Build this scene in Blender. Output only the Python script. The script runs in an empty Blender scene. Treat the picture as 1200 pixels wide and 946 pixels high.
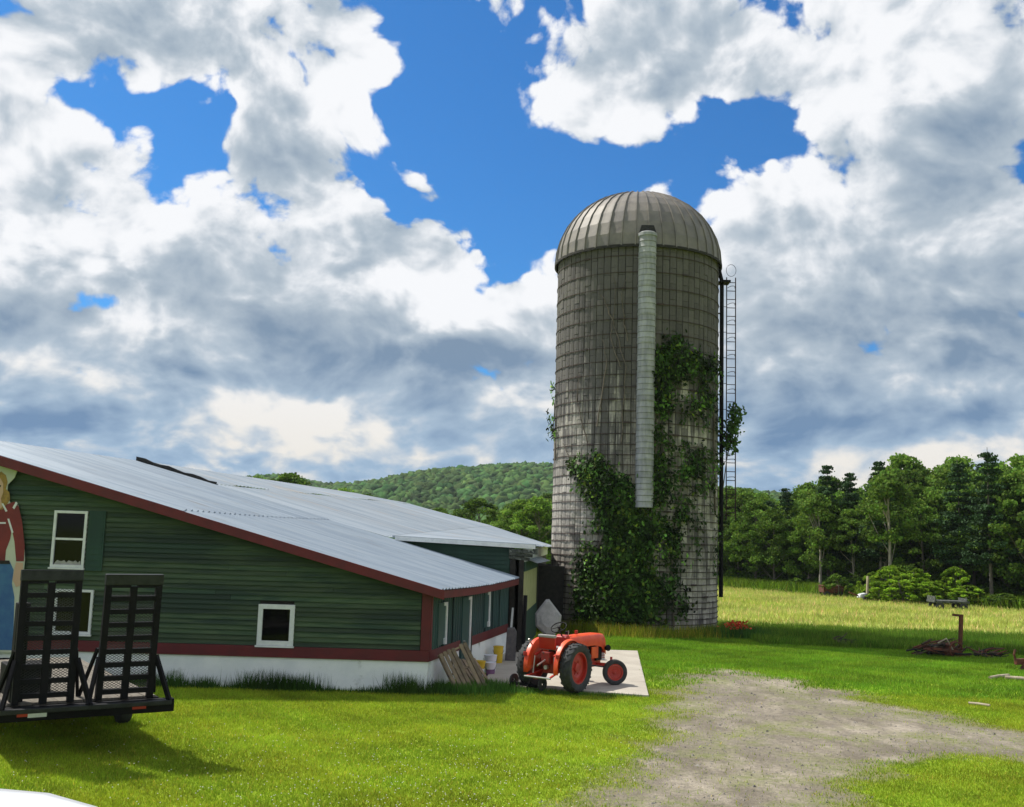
import bpy, bmesh, math, random
import numpy as np
from mathutils import Vector, Matrix

# ---------------------------------------------------------------- camera
SC = bpy.context.scene
COL = SC.collection
random.seed(7)
RNG = np.random.default_rng(11)
FPX, CAM_H, ROLL = 1200.0, 4.0, 0.03
PITCH = math.atan(159 / FPX)
cam_data = bpy.data.cameras.new('camera')
cam_data.sensor_width = 36.0
cam_data.lens = 36.0
cam_data.clip_start = 0.1
cam_data.clip_end = 6000.0
cam = bpy.data.objects.new('camera', cam_data)
COL.objects.link(cam)
CAM_ROT = Matrix.Rotation(math.pi / 2 + PITCH, 3, 'X') @ Matrix.Rotation(ROLL, 3, 'Z')
cam.matrix_world = Matrix.Translation((0, 0, CAM_H)) @ CAM_ROT.to_4x4()
SC.camera = cam

def ray(px, py):
    return CAM_ROT @ Vector(((px - 600) / FPX, -(py - 473) / FPX, -1.0))

def at(px, py, z=0.0):
    r = ray(px, py)
    t = (z - CAM_H) / r.z
    return r.x * t, r.y * t

# ---------------------------------------------------------------- light
SUN_DIR = Vector((-0.65, 0.40, 1.0)).normalized()
SUN_EL = math.asin(SUN_DIR.z)
SUN_AZ = math.atan2(SUN_DIR.x, SUN_DIR.y)
sun_data = bpy.data.lights.new('sun', 'SUN')
sun_data.energy = 4.6
sun_data.angle = math.radians(0.5)
sun_data.color = (1.0, 0.95, 0.86)
sun = bpy.data.objects.new('sun', sun_data)
sun.rotation_euler = SUN_DIR.to_track_quat('Z', 'Y').to_euler()
COL.objects.link(sun)
SC.view_settings.view_transform = 'Standard'
SC.view_settings.look = 'None'
SC.view_settings.exposure = 0.35
SC.view_settings.gamma = 1.0

# ---------------------------------------------------------------- node helpers
class NT:
    """Small wrapper that makes node maths readable."""
    def __init__(self, tree):
        self.t = tree
        self.n = tree.nodes
        self.l = tree.links
    def put(self, sock, v):
        if isinstance(v, (bpy.types.NodeSocket,)):
            self.l.new(v, sock)
        elif v is not None:
            if hasattr(sock.default_value, '__len__'):
                if not hasattr(v, '__len__'):
                    v = (v,) * len(sock.default_value)
                elif len(sock.default_value) == 4 and len(v) == 3:
                    v = tuple(v) + (1.0,)
            sock.default_value = v
    def node(self, kind, **kw):
        nd = self.n.new(kind)
        for k, v in kw.items():
            setattr(nd, k, v)
        return nd
    def m(self, op, a, b=None, c=None, clamp=False):
        nd = self.node('ShaderNodeMath', operation=op, use_clamp=clamp)
        self.put(nd.inputs[0], a)
        if b is not None: self.put(nd.inputs[1], b)
        if c is not None: self.put(nd.inputs[2], c)
        return nd.outputs[0]
    def vm(self, op, a, b=None, c=None, out=0):
        nd = self.node('ShaderNodeVectorMath', operation=op)
        self.put(nd.inputs[0], a)
        if b is not None: self.put(nd.inputs[1], b)
        if c is not None: self.put(nd.inputs[2], c)
        return nd.outputs[out]
    def step(self, v, a, b, lo=0.0, hi=1.0, smooth=True):
        nd = self.node('ShaderNodeMapRange', interpolation_type='SMOOTHSTEP' if smooth else 'LINEAR')
        self.put(nd.inputs['Value'], v)
        self.put(nd.inputs['From Min'], a); self.put(nd.inputs['From Max'], b)
        self.put(nd.inputs['To Min'], lo); self.put(nd.inputs['To Max'], hi)
        return nd.outputs['Result']
    def mix(self, f, a, b, mode='MIX'):
        nd = self.node('ShaderNodeMix', data_type='RGBA', blend_type=mode)
        self.put(nd.inputs[0], f); self.put(nd.inputs[6], a); self.put(nd.inputs[7], b)
        return nd.outputs[2]
    def noise(self, vec, scale, detail=4.0, rough=0.5, dist=0.0, dims='3D', out=0, lac=2.0):
        nd = self.node('ShaderNodeTexNoise', noise_dimensions=dims)
        if vec is not None: self.put(nd.inputs['Vector'], vec)
        nd.inputs['Scale'].default_value = scale
        nd.inputs['Detail'].default_value = detail
        nd.inputs['Roughness'].default_value = rough
        nd.inputs['Lacunarity'].default_value = lac
        nd.inputs['Distortion'].default_value = dist
        return nd.outputs[out]
    def voro(self, vec, scale, detail=0.0, rough=0.5, feature='F1', out=0, smooth=None):
        nd = self.node('ShaderNodeTexVoronoi', feature=feature)
        self.put(nd.inputs['Vector'], vec)
        nd.inputs['Scale'].default_value = scale
        nd.inputs['Detail'].default_value = detail
        nd.inputs['Roughness'].default_value = rough
        if smooth is not None: nd.inputs['Smoothness'].default_value = smooth
        return nd.outputs[out]
    def sep(self, v):
        nd = self.node('ShaderNodeSeparateXYZ'); self.put(nd.inputs[0], v)
        return nd.outputs
    def comb(self, x, y, z=0.0):
        nd = self.node('ShaderNodeCombineXYZ')
        self.put(nd.inputs[0], x); self.put(nd.inputs[1], y); self.put(nd.inputs[2], z)
        return nd.outputs[0]

# ---------------------------------------------------------------- sky: Nishita air with broken cumulus
world = bpy.data.worlds.new('World')
SC.world = world
world.use_nodes = True
W = NT(world.node_tree)
for nd in list(W.n): W.n.remove(nd)
direction = W.node('ShaderNodeTexCoord').outputs['Generated']
dx, dy, dz = W.sep(direction)
azim = W.m('ARCTAN2', dx, dy)
elev = W.m('ARCSINE', dz)
sky_uv = W.comb(azim, elev, 0.0)

def sky_pos(px, py):
    r = ray(px, py).normalized()
    return math.atan2(r.x, r.y), math.asin(r.z)

def blobs(start, items):
    """Sum of soft ellipses in azimuth and elevation: (px, py, rx, ry, turn in degrees, weight)."""
    acc = start
    for (bx, by, rx, ry, turn, w) in items:
        a, e = sky_pos(bx, by)
        mp = W.node('ShaderNodeMapping', vector_type='TEXTURE')
        W.l.new(sky_uv, mp.inputs['Vector'])
        mp.inputs['Location'].default_value = (a, e, 0)
        mp.inputs['Rotation'].default_value = (0, 0, math.radians(turn))
        mp.inputs['Scale'].default_value = (rx / 1200, ry / 1200, 1)
        g = W.node('ShaderNodeTexGradient', gradient_type='QUADRATIC_SPHERE')
        W.l.new(mp.outputs[0], g.inputs[0])
        acc = W.m('MULTIPLY_ADD', W.m('SQRT', g.outputs['Fac']), w, acc)
    return acc

# clear patches are negative, extra cloud is positive
COVER = [
    (545, 60, 170, 150, 10, -1.3), (545, 190, 190, 110, 0, -1.5), (595, 275, 120, 80, -25, -1.6), (572, 318, 55, 50, 0, -1.0), (470, 250, 60, 40, -40, -0.5),
    (190, 130, 125, 62, -8, -1.3), (270, 120, 110, 40, 20, -0.7), (275, 238, 55, 28, -20, -0.35), (430, 110, 60, 50, 0, -0.5),
    (740, 205, 230, 85, 6, -1.5), (880, 165, 90, 75, 0, -1.1), (640, 40, 60, 60, 0, -0.7),
    (925, 10, 70, 40, -30, -0.9), (860, 250, 60, 60, 0, -0.4),
    (85, 342, 90, 26, -14, -0.75), (320, 290, 50, 24, -30, -0.5),
    (500, 15, 100, 60, 0, -0.7), (450, 215, 50, 60, 0, -0.5),
    # cloud heads
    (350, 165, 130, 80, 5, 0.75), (110, 220, 170, 60, -15, 0.5), (425, 40, 110, 50, -50, 0.65), (530, 310, 100, 60, -20, 0.45), (400, 265, 120, 60, -10, 0.45),
    (720, 90, 200, 90, 12, 0.85), (900, 215, 80, 60, 0, 0.55), (1010, 110, 170, 140, 0, 0.8), (930, 290, 110, 60, 0, 0.5),
    (630, 315, 60, 40, 20, 0.6), (60, 60, 160, 150, 0, 0.5), (250, 45, 130, 55, -10, 0.7), (830, 45, 120, 70, 0, 0.4),
    (480, 340, 200, 80, 0, 0.5),
]
# light (positive) and dusky (negative) parts of the cloud bodies
TONE = [
    (470, 425, 240, 55, -6, -0.7), (330, 390, 220, 60, -10, -0.45), (560, 405, 160, 50, 0, -0.5),
    (90, 400, 240, 60, 0, -0.5), (60, 500, 260, 70, 0, -0.95), (330, 270, 110, 50, -20, -0.35), (90, 80, 150, 100, 0, -0.45),
    (230, 330, 140, 50, -20, -0.35), (520, 480, 300, 50, 0, -0.45),
    (1060, 400, 260, 110, -5, -0.8), (1120, 220, 160, 130, 0, -0.3), (930, 395, 150, 80, 0, -0.3), (1000, 500, 320, 50, 0, -0.95),
    (800, 70, 160, 50, 10, -0.35), (1130, 330, 160, 80, 0, -0.4), (620, 520, 160, 50, 0, -0.45),
    (530, 350, 130, 50, -15, 1.0), (430, 150, 120, 60, 0, 0.8), (600, 420, 60, 30, 0, -0.3), (270, 480, 150, 34, -8, 0.75), (330, 530, 260, 30, 0, 0.35),
    (90, 440, 140, 26, -14, 0.7), (60, 300, 200, 60, -10, 0.35), (140, 180, 120, 60, -20, 0.3), (650, 115, 110, 50, 0, 0.6), (900, 225, 110, 70, 0, 0.95),
    (880, 330, 130, 50, 0, 0.5), (1040, 60, 140, 90, 0, 0.4), (1080, 462, 220, 26, 3, 0.8), (1160, 520, 180, 30, 10, 0.7), (960, 352, 90, 30, 0, 0.4),
    (1140, 380, 60, 40, 0, 0.2), (590, 470, 110, 26, 0, 0.35), (640, 320, 50, 40, 0, 0.5), (250, 400, 140, 30, -20, 0.5), (360, 250, 120, 50, 0, 0.25),
]
# cloud noise lives in a space squeezed towards the horizon, as a layer seen from below is
squeeze = W.m('POWER', W.m('MAXIMUM', elev, 0.0), 0.72)
cloud_p = W.comb(azim, W.m('MULTIPLY', squeeze, 1.25), 0.37)
warp = W.noise(cloud_p, 5.0, 2.0, 0.5, out=1)
warped = W.vm('MULTIPLY_ADD', warp, (0.09, 0.09, 0.09), cloud_p)
def density(offset, detail):
    p = W.vm('ADD', warped, offset) if offset else warped
    big = W.noise(p, 7.5, detail, 0.58)
    puff = W.voro(p, 17.0, 2.0, 0.55)
    return W.m('MULTIPLY_ADD', puff, -0.30, big)
cover = blobs(W.step(elev, 0.22, 0.34, 1.25, 0.53, True), COVER)
d0 = density(None, 8.0)
d1 = density((-0.018, 0.028, 0.0), 7.0)
dens = W.m('MULTIPLY_ADD', W.m('SUBTRACT', d0, 0.23), 2.0, W.m('MULTIPLY', cover, 0.50))
alpha = W.step(dens, -0.03, 0.16)
thick = W.step(dens, 0.10, 0.75)
b0 = W.noise(warped, 4.6, 3.0, 0.5)
b1 = W.noise(W.vm('ADD', warped, (-0.04, 0.06, 0.0)), 4.6, 3.0, 0.5)
relief = W.m('ADD', W.m('MULTIPLY', W.m('SUBTRACT', d0, d1), 2.9), W.m('MULTIPLY', W.m('SUBTRACT', b0, b1), 3.0))
tone = blobs(0.71, TONE)
tone = W.m('ADD', tone, relief)
tone = W.m('MULTIPLY_ADD', thick, -0.36, W.m('ADD', tone, 0.30))
fine = W.noise(warped, 30.0, 5.0, 0.62)
tone = W.m('ADD', tone, W.m('MULTIPLY', W.m('SUBTRACT', fine, 0.5), 0.80))
low = W.step(elev, 0.02, 0.22, 1.0, 0.0)
white = W.mix(low, (0.74, 0.75, 0.77), (0.68, 0.64, 0.57))
mid = W.mix(low, (0.36, 0.42, 0.48), (0.24, 0.36, 0.50))
dusk = W.mix(low, (0.16, 0.23, 0.32), (0.08, 0.18, 0.34))
col = W.mix(W.step(tone, -0.60, 0.50, smooth=False), dusk, mid)
col = W.mix(W.step(tone, 0.40, 1.45), col, white)
air = W.node('ShaderNodeTexSky', sky_type='NISHITA')
air.sun_disc = False
air.sun_elevation = SUN_EL
air.sun_rotation = SUN_AZ
air.air_density = 1.0
air.dust_density = 0.6
air.ozone_density = 2.0
SKY_STRENGTH = 0.10
air_col = W.mix(1.0, air.outputs[0], (0.20, 0.60, 0.98), 'MULTIPLY')
cloud_col = W.vm('SCALE', col, None)
cloud_col.node.inputs['Scale'].default_value = 1.0 / SKY_STRENGTH
sky_col = W.mix(W.m('MULTIPLY', alpha, W.step(elev, -0.02, 0.01)), air_col, cloud_col)
bg = W.node('ShaderNodeBackground')
W.l.new(sky_col, bg.inputs['Color'])
bg.inputs['Strength'].default_value = SKY_STRENGTH
W.l.new(bg.outputs[0], W.node('ShaderNodeOutputWorld').inputs['Surface'])
world.cycles.sampling_method = 'MANUAL'
world.cycles.sample_map_resolution = 512

# ---------------------------------------------------------------- materials
def material(name, a, b=None, scale=3.0, rough=0.7, metal=0.0, stretch=(1, 1, 1), bump=0.0, bump_scale=None,
             vary=0.0, c=None, c_scale=1.0, c_lo=0.5, c_hi=0.65, tint=False, spec=None, two_sided_light=0.0):
    mt = bpy.data.materials.new(name)
    mt.use_nodes = True
    T = NT(mt.node_tree)
    bsdf = T.n['Principled BSDF']
    co = T.node('ShaderNodeTexCoord').outputs['Object']
    co = T.vm('MULTIPLY', co, stretch)
    colour = a
    if b is not None:
        f = T.step(T.noise(co, scale, 5.0, 0.6), 0.32, 0.68)
        colour = T.mix(f, a, b)
    if c is not None:
        f = T.step(T.noise(T.vm('ADD', co, (7.3, 2.1, 5.5)), c_scale, 6.0, 0.65), c_lo, c_hi)
        colour = T.mix(f, colour, c)
    if vary:
        oi = T.node('ShaderNodeObjectInfo').outputs['Random']
        k = T.step(oi, 0, 1, 1 - vary, 1 + vary, False)
        colour = T.vm('SCALE', colour)
        T.put(colour.node.inputs['Scale'], k)
        colour.node.inputs[0].default_value = a[:3]
    if tint:
        at_ = T.node('ShaderNodeAttribute', attribute_name='tint').outputs['Color']
        colour = T.mix(1.0, colour, at_, 'MULTIPLY')
    T.put(bsdf.inputs['Base Color'], colour)
    bsdf.inputs['Roughness'].default_value = rough
    bsdf.inputs['Metallic'].default_value = metal
    if spec is not None: bsdf.inputs['Specular IOR Level'].default_value = spec
    if bump:
        bn = T.node('ShaderNodeBump')
        bn.inputs['Strength'].default_value = 1.0
        bn.inputs['Distance'].default_value = bump
        T.l.new(T.noise(co, bump_scale or scale * 4, 5.0, 0.65), bn.inputs['Height'])
        T.l.new(bn.outputs[0], bsdf.inputs['Normal'])
    if two_sided_light:
        tr = T.node('ShaderNodeBsdfTranslucent')
        T.put(tr.inputs['Color'], colour)
        mx = T.node('ShaderNodeMixShader')
        mx.inputs[0].default_value = two_sided_light
        T.l.new(bsdf.outputs[0], mx.inputs[1]); T.l.new(tr.outputs[0], mx.inputs[2])
        T.l.new(mx.outputs[0], T.n['Material Output'].inputs['Surface'])
    return mt

MT = {}
MT['green_wood'] = material('weathered green clapboard paint', (0.025, 0.053, 0.023), (0.052, 0.082, 0.036), 2.2, 0.75, stretch=(0.5, 1, 5), bump=0.004, bump_scale=14, vary=0.32,
                            c=(0.014, 0.036, 0.020), c_scale=0.5, c_lo=0.45, c_hi=0.6)
MT['teal_metal'] = material('dark teal ribbed steel', (0.005, 0.040, 0.045), (0.008, 0.052, 0.056), 1.0, 0.45, vary=0.05)
MT['green_wall'] = material('faded green board wall', (0.022, 0.062, 0.044), (0.016, 0.044, 0.034), 1.5, 0.8, stretch=(1, 1, 0.5), bump=0.003)
MT['red_trim'] = material('oxblood trim paint', (0.125, 0.006, 0.012), (0.09, 0.005, 0.010), 3.0, 0.6, bump=0.002, vary=0.08)
MT['white_wall'] = material('whitewashed foundation', (0.80, 0.82, 0.82), (0.70, 0.73, 0.74), 1.4, 0.85, bump=0.004, bump_scale=9, c=(0.25, 0.26, 0.22), c_scale=1.3, c_lo=0.60, c_hi=0.80)
MT['white_paint'] = material('white window paint', (0.66, 0.68, 0.69), (0.56, 0.58, 0.60), 6, 0.5, bump=0.001)
MT['glass'] = material('dark window glass', (0.004, 0.004, 0.005), None, rough=0.06, spec=0.18)
MT['roof'] = material('pale galvanised roofing', (0.35, 0.405, 0.46), (0.26, 0.315, 0.38), 1.2, 0.42, metal=0.25, stretch=(0.25, 2.5, 0.25), vary=0.06,
                      c=(0.25, 0.24, 0.225), c_scale=2.2, c_lo=0.56, c_hi=0.80)
MT['roof_old'] = material('old pale roofing', (0.34, 0.38, 0.42), (0.23, 0.28, 0.33), 1.0, 0.5, metal=0.2, stretch=(0.25, 2.0, 0.25), vary=0.10,
                          c=(0.34, 0.30, 0.25), c_scale=1.1, c_lo=0.55, c_hi=0.7)
MT['tar'] = material('black tar roofing', (0.012, 0.012, 0.013), (0.03, 0.028, 0.026), 4, 0.9, bump=0.02)
MT['dark_wood'] = material('blackened timber', (0.012, 0.011, 0.010), (0.028, 0.024, 0.02), 5, 0.9, bump=0.004)
MT['grey_wood'] = material('weathered pallet timber', (0.25, 0.19, 0.12), (0.15, 0.115, 0.08), 5, 0.85, bump=0.003, vary=0.25)
MT['old_beam'] = material('peeling eave timber', (0.10, 0.11, 0.10), (0.02, 0.025, 0.022), 8, 0.9, bump=0.01, c=(0.32, 0.34, 0.33), c_scale=6, c_lo=0.6, c_hi=0.7)
MT['cream'] = material('cream yellow wall', (0.42, 0.40, 0.20), (0.34, 0.33, 0.16), 2, 0.8)
MT['concrete'] = material('pale concrete', (0.42, 0.385, 0.325), (0.35, 0.315, 0.265), 1.2, 0.9, bump=0.004, bump_scale=30, c=(0.27, 0.24, 0.20), c_scale=0.8, c_lo=0.58, c_hi=0.75)
MT['stone'] = material('grey rough concrete', (0.16, 0.15, 0.15), (0.10, 0.10, 0.11), 6, 0.95, bump=0.01)
MT['tractor'] = material('faded orange tractor paint', (0.76, 0.105, 0.022), (0.66, 0.050, 0.010), 3.0, 0.42, bump=0.0015, c=(0.28, 0.035, 0.018), c_scale=4.0, c_lo=0.56, c_hi=0.75)
MT['tractor_red'] = material('darker red tractor paint', (0.46, 0.026, 0.014), (0.36, 0.02, 0.012), 4, 0.45, bump=0.001)
MT['grime'] = material('greasy tractor castings', (0.30, 0.022, 0.012), (0.20, 0.016, 0.011), 5, 0.6, bump=0.002, c=(0.035, 0.02, 0.015), c_scale=5.0, c_lo=0.48, c_hi=0.68)
MT['rubber'] = material('dusty tyre rubber', (0.022, 0.024, 0.026), (0.045, 0.047, 0.048), 7, 0.85, bump=0.003)
MT['black_iron'] = material('black painted iron', (0.004, 0.004, 0.006), (0.008, 0.007, 0.009), 5, 0.65, bump=0.001, spec=0.15)
MT['iron_grey'] = material('worn dark steel', (0.022, 0.024, 0.027), (0.010, 0.011, 0.013), 6, 0.5, metal=0.4)
MT['chrome'] = material('bare bright metal', (0.55, 0.55, 0.53), (0.4, 0.4, 0.38), 5, 0.35, metal=0.7)
MT['grey_vinyl'] = material('grey seat vinyl', (0.33, 0.32, 0.31), (0.24, 0.24, 0.23), 5, 0.6)
MT['rust'] = material('rusted iron', (0.15, 0.045, 0.022), (0.07, 0.028, 0.018), 5, 0.9, bump=0.004)
MT['brush'] = material('dead brush', (0.10, 0.075, 0.045), (0.05, 0.035, 0.022), 5, 0.95)
MT['deck_wood'] = material('grey trailer planks', (0.13, 0.115, 0.095), (0.20, 0.18, 0.15), 5, 0.9, stretch=(3, 0.5, 1), bump=0.003, spec=0.2)
MT['log'] = material('bleached log', (0.42, 0.36, 0.26), (0.28, 0.23, 0.16), 4, 0.9, bump=0.004)
MT['stave'] = None
MT['chute'] = material('weathered galvanised chute', (0.34, 0.345, 0.34), (0.23, 0.24, 0.245), 2.0, 0.6, metal=0.15, vary=0.16, stretch=(3, 3, 0.6), c=(0.16, 0.165, 0.17), c_scale=1.5, c_lo=0.6, c_hi=0.8)
MT['dome'] = material('weathered aluminium dome', (0.20, 0.178, 0.155), (0.14, 0.128, 0.118), 1.4, 0.6, metal=0.15, vary=0.08, c=(0.095, 0.082, 0.076), c_scale=0.9, c_lo=0.55, c_hi=0.75)
MT['bark'] = material('grey bark', (0.12, 0.10, 0.08), (0.20, 0.18, 0.15), 5, 0.95, bump=0.02, stretch=(3, 3, 0.6))
MT['pale_bark'] = material('pale birch bark', (0.36, 0.33, 0.28), (0.22, 0.19, 0.16), 3, 0.95, stretch=(2, 2, 0.8))
MT['leaf'] = material('summer foliage', (0.085, 0.165, 0.026), (0.125, 0.220, 0.032), 0.6, 0.7, vary=0.22, tint=True, spec=0.12, two_sided_light=0.38)
MT['conifer'] = material('conifer needles', (0.024, 0.058, 0.018), (0.034, 0.076, 0.022), 0.6, 0.75, vary=0.15, tint=True, spec=0.2, two_sided_light=0.15)
MT['bush'] = material('bright shrub foliage', (0.22, 0.35, 0.03), (0.16, 0.29, 0.024), 0.9, 0.7, vary=0.15, tint=True, spec=0.12, two_sided_light=0.42)
MT['vine'] = material('climbing vine leaves', (0.028, 0.066, 0.012), (0.050, 0.100, 0.015), 0.8, 0.6, tint=True, spec=0.15, two_sided_light=0.3)
MT['twig'] = material('bare vine stems', (0.16, 0.13, 0.10), (0.08, 0.065, 0.05), 5, 0.9)
MT['blade'] = material('mown lawn blades', (0.34, 0.43, 0.028), (0.26, 0.38, 0.022), 0.35, 0.75, tint=True, spec=0.2, two_sided_light=0.35)
MT['weed'] = material('tall green weeds', (0.040, 0.105, 0.016), (0.060, 0.130, 0.018), 0.8, 0.75, tint=True, spec=0.2, two_sided_light=0.3)
MT['hay'] = material('hay grass blades', (0.38, 0.45, 0.085), (0.46, 0.49, 0.140), 0.2, 0.8, tint=True, spec=0.15, two_sided_light=0.3)
MT['pebble'] = material('grey drive stones', (0.26, 0.24, 0.21), (0.18, 0.165, 0.145), 3, 0.9, tint=True)
MT['clover'] = material('white clover heads', (0.62, 0.60, 0.48), None, rough=0.9)
MT['poppy'] = material('orange red flower petals', (0.60, 0.07, 0.015), (0.5, 0.04, 0.01), 5, 0.7)
MT['car_white'] = material('white car paint', (0.74, 0.76, 0.80), None, rough=0.18)
MT['yellow'] = material('yellow plastic pail', (0.62, 0.42, 0.02), None, rough=0.5)
MT['pail_white'] = material('white plastic pail', (0.66, 0.68, 0.74), None, rough=0.5)
MT['pail_label'] = material('purple printed band', (0.20, 0.10, 0.22), None, rough=0.5)
MT['board_cream'] = material('cream painted plywood', (0.50, 0.52, 0.42), (0.42, 0.45, 0.37), 2, 0.7)
MT['hair'] = material('painted yellow hair', (0.36, 0.22, 0.045), (0.20, 0.12, 0.03), 7, 0.7)
MT['skin'] = material('painted skin', (0.50, 0.33, 0.23), None, rough=0.7)
MT['shirt'] = material('painted red shirt', (0.20, 0.022, 0.022), (0.14, 0.016, 0.018), 2.5, 0.7)
MT['jeans'] = material('painted blue jeans', (0.03, 0.10, 0.26), (0.05, 0.15, 0.30), 3, 0.7)
MT['hill_leaf'] = material('hillside tree crowns', (0.036, 0.092, 0.026), (0.062, 0.130, 0.030), 0.05, 0.9, tint=True, spec=0.1, bump=0.6, bump_scale=0.9)

# silo staves: pale concrete, streaked black from the top down
def stave_material():
    mt = bpy.data.materials.new('streaked concrete staves'); mt.use_nodes = True
    T = NT(mt.node_tree); bsdf = T.n['Principled BSDF']
    pos = T.node('ShaderNodeNewGeometry').outputs['Position']
    z = T.sep(pos)[2]
    streak = T.noise(T.vm('MULTIPLY', pos, (4.2, 4.2, 0.22)), 1.0, 6.0, 0.70)
    blot = T.noise(pos, 0.55, 5.0, 0.6)
    grit = T.noise(pos, 9.0, 5.0, 0.6)
    high = T.step(z, 5.0, 17.5, -0.02, 0.24)
    s = T.m('ADD', T.m('ADD', T.m('MULTIPLY', streak, 0.60), T.m('MULTIPLY', blot, 0.40)), high)
    dirt = T.step(s, 0.46, 0.58)
    base = T.mix(T.step(grit, 0.3, 0.7), (0.31, 0.29, 0.25), (0.44, 0.405, 0.345))
    tint = T.node('ShaderNodeAttribute', attribute_name='tint').outputs['Color']
    base = T.mix(1.0, base, tint, 'MULTIPLY')
    col_ = T.mix(T.m('MULTIPLY', dirt, 0.86), base, (0.055, 0.050, 0.050))
    moss = T.step(T.noise(pos, 0.9, 4.0, 0.6), 0.56, 0.72, 0.0, 0.35)
    col_ = T.mix(moss, col_, (0.11, 0.12, 0.08))
    T.put(bsdf.inputs['Base Color'], col_)
    bsdf.inputs['Roughness'].default_value = 0.93
    bn = T.node('ShaderNodeBump'); bn.inputs['Distance'].default_value = 0.012
    T.l.new(grit, bn.inputs['Height']); T.l.new(bn.outputs[0], bsdf.inputs['Normal'])
    return mt
MT['stave'] = stave_material()

# ---------------------------------------------------------------- mesh helpers
class MB:
    def __init__(self):
        self.v, self.f = [], []
    def add(self, vs, fs):
        o = len(self.v)
        self.v += [tuple(p) for p in vs]
        self.f += [tuple(i + o for i in q) for q in fs]
        return self
    def hexa(self, p):            # eight points: bottom ring then top ring
        return self.add(p, [(0, 3, 2, 1), (4, 5, 6, 7), (0, 1, 5, 4), (1, 2, 6, 5), (2, 3, 7, 6), (3, 0, 4, 7)])
    def box(self, x0, x1, y0, y1, z0, z1):
        return self.hexa([(x0, y0, z0), (x1, y0, z0), (x1, y1, z0), (x0, y1, z0), (x0, y0, z1), (x1, y0, z1), (x1, y1, z1), (x0, y1, z1)])
    def bar(self, p, q, w, h, up=(0, 0, 1)):          # rectangular bar from p to q
        p, q = Vector(p), Vector(q)
        d = (q - p).normalized(); up = Vector(up)
        if abs(d.dot(up)) > 0.98: up = Vector((0, 1, 0))
        s = d.cross(up).normalized() * (w / 2); u = s.cross(d).normalized() * (h / 2)
        return self.hexa([p - s - u, p + s - u, q + s - u, q - s - u, p - s + u, p + s + u, q + s + u, q - s + u])
    def tube(self, pts, r, n=8, caps=True):           # round tube through points; r a number or a list
        pts = [Vector(p) for p in pts]
        rs = r if hasattr(r, '__len__') else [r] * len(pts)
        o = len(self.v); up = Vector((0.13, 0.21, 1.0)).normalized()
        for i, p in enumerate(pts):
            d = (pts[min(i + 1, len(pts) - 1)] - pts[max(i - 1, 0)]).normalized()
            if abs(d.dot(up)) > 0.95: s = d.cross(Vector((1, 0.2, 0))).normalized()
            else: s = d.cross(up).normalized()
            t = s.cross(d)
            for k in range(n):
                a = 2 * math.pi * k / n
                self.v.append(tuple(p + (s * math.cos(a) + t * math.sin(a)) * rs[i]))
        for i in range(len(pts) - 1):
            for k in range(n):
                a, b = o + i * n + k, o + i * n + (k + 1) % n
                self.f.append((a, b, b + n, a + n))
        if caps:
            self.f.append(tuple(o + k for k in range(n))[::-1])
            self.f.append(tuple(o + (len(pts) - 1) * n + k for k in range(n)))
        return self
    def lathe(self, prof, n=24, axis='Z', c=(0, 0, 0), closed=False, a0=0.0, a1=None):    # prof: (radius, along)
        full = a1 is None; a1 = 2 * math.pi if full else a1
        m = n if full else n + 1
        o = len(self.v)
        for r, h in prof:
            for k in range(m):
                a = a0 + (a1 - a0) * k / n
                x, y = r * math.cos(a), r * math.sin(a)
                p = {'Z': (x, y, h), 'Y': (x, h, y), 'X': (h, x, y)}[axis]
                self.v.append((p[0] + c[0], p[1] + c[1], p[2] + c[2]))
        L = len(prof)
        for i in range(L if closed else L - 1):
            j = (i + 1) % L
            for k in range(n):
                k2 = (k + 1) % m
                self.f.append((o + i * m + k, o + i * m + k2, o + j * m + k2, o + j * m + k))
        return self
    def prism(self, poly, d, t, plane='XZ'):          # polygon extruded from d to d+t
        n = len(poly)
        def pt(a, b, c): return {'XZ': (a, c, b), 'XY': (a, b, c), 'YZ': (c, a, b)}[plane]
        vs = [pt(a, b, d) for a, b in poly] + [pt(a, b, d + t) for a, b in poly]
        fs = [tuple(range(n)), tuple(range(n, 2 * n))[::-1]] + [(i, i + n, (i + 1) % n + n, (i + 1) % n) for i in range(n)]
        return self.add(vs, fs)
    def warp(self, fn):
        self.v = [tuple(fn(*p)) for p in self.v]; return self
    def mesh(self, name, mat, smooth=False, bevel=0):
        me = bpy.data.meshes.new(name)
        me.from_pydata(self.v, [], self.f)
        bm = bmesh.new(); bm.from_mesh(me)
        bmesh.ops.recalc_face_normals(bm, faces=bm.faces)
        if bevel:
            es = [e for e in bm.edges if len(e.link_faces) == 2 and e.calc_face_angle(0) > 0.5]
            bmesh.ops.bevel(bm, geom=es, offset=bevel, segments=2, affect='EDGES', profile=0.6, clamp_overlap=True)
        bm.to_mesh(me); bm.free()
        me.materials.append(mat)
        if smooth:
            me.polygons.foreach_set('use_smooth', [True] * len(me.polygons))
            if smooth is not True:
                me.set_sharp_from_angle(angle=math.radians(smooth))
        return me
    def build(self, name, mat, parent=None, smooth=False, bevel=0, **props):
        return link(name, self.mesh(name, MT[mat] if isinstance(mat, str) else mat, smooth, bevel), parent, **props)

def link(name, me, parent=None, **props):
    o = bpy.data.objects.new(name, me); COL.objects.link(o)
    if parent is not None:
        o.parent = parent
        o.matrix_parent_inverse = Matrix.Translation(-root_loc(parent))
    for k, v in props.items(): o[k] = v
    return o

ROOT = {}
def root_loc(o):                # children's meshes are written in place, sub-parts inherit
    return ROOT.get(o.name, Vector((0, 0, 0)))

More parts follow.
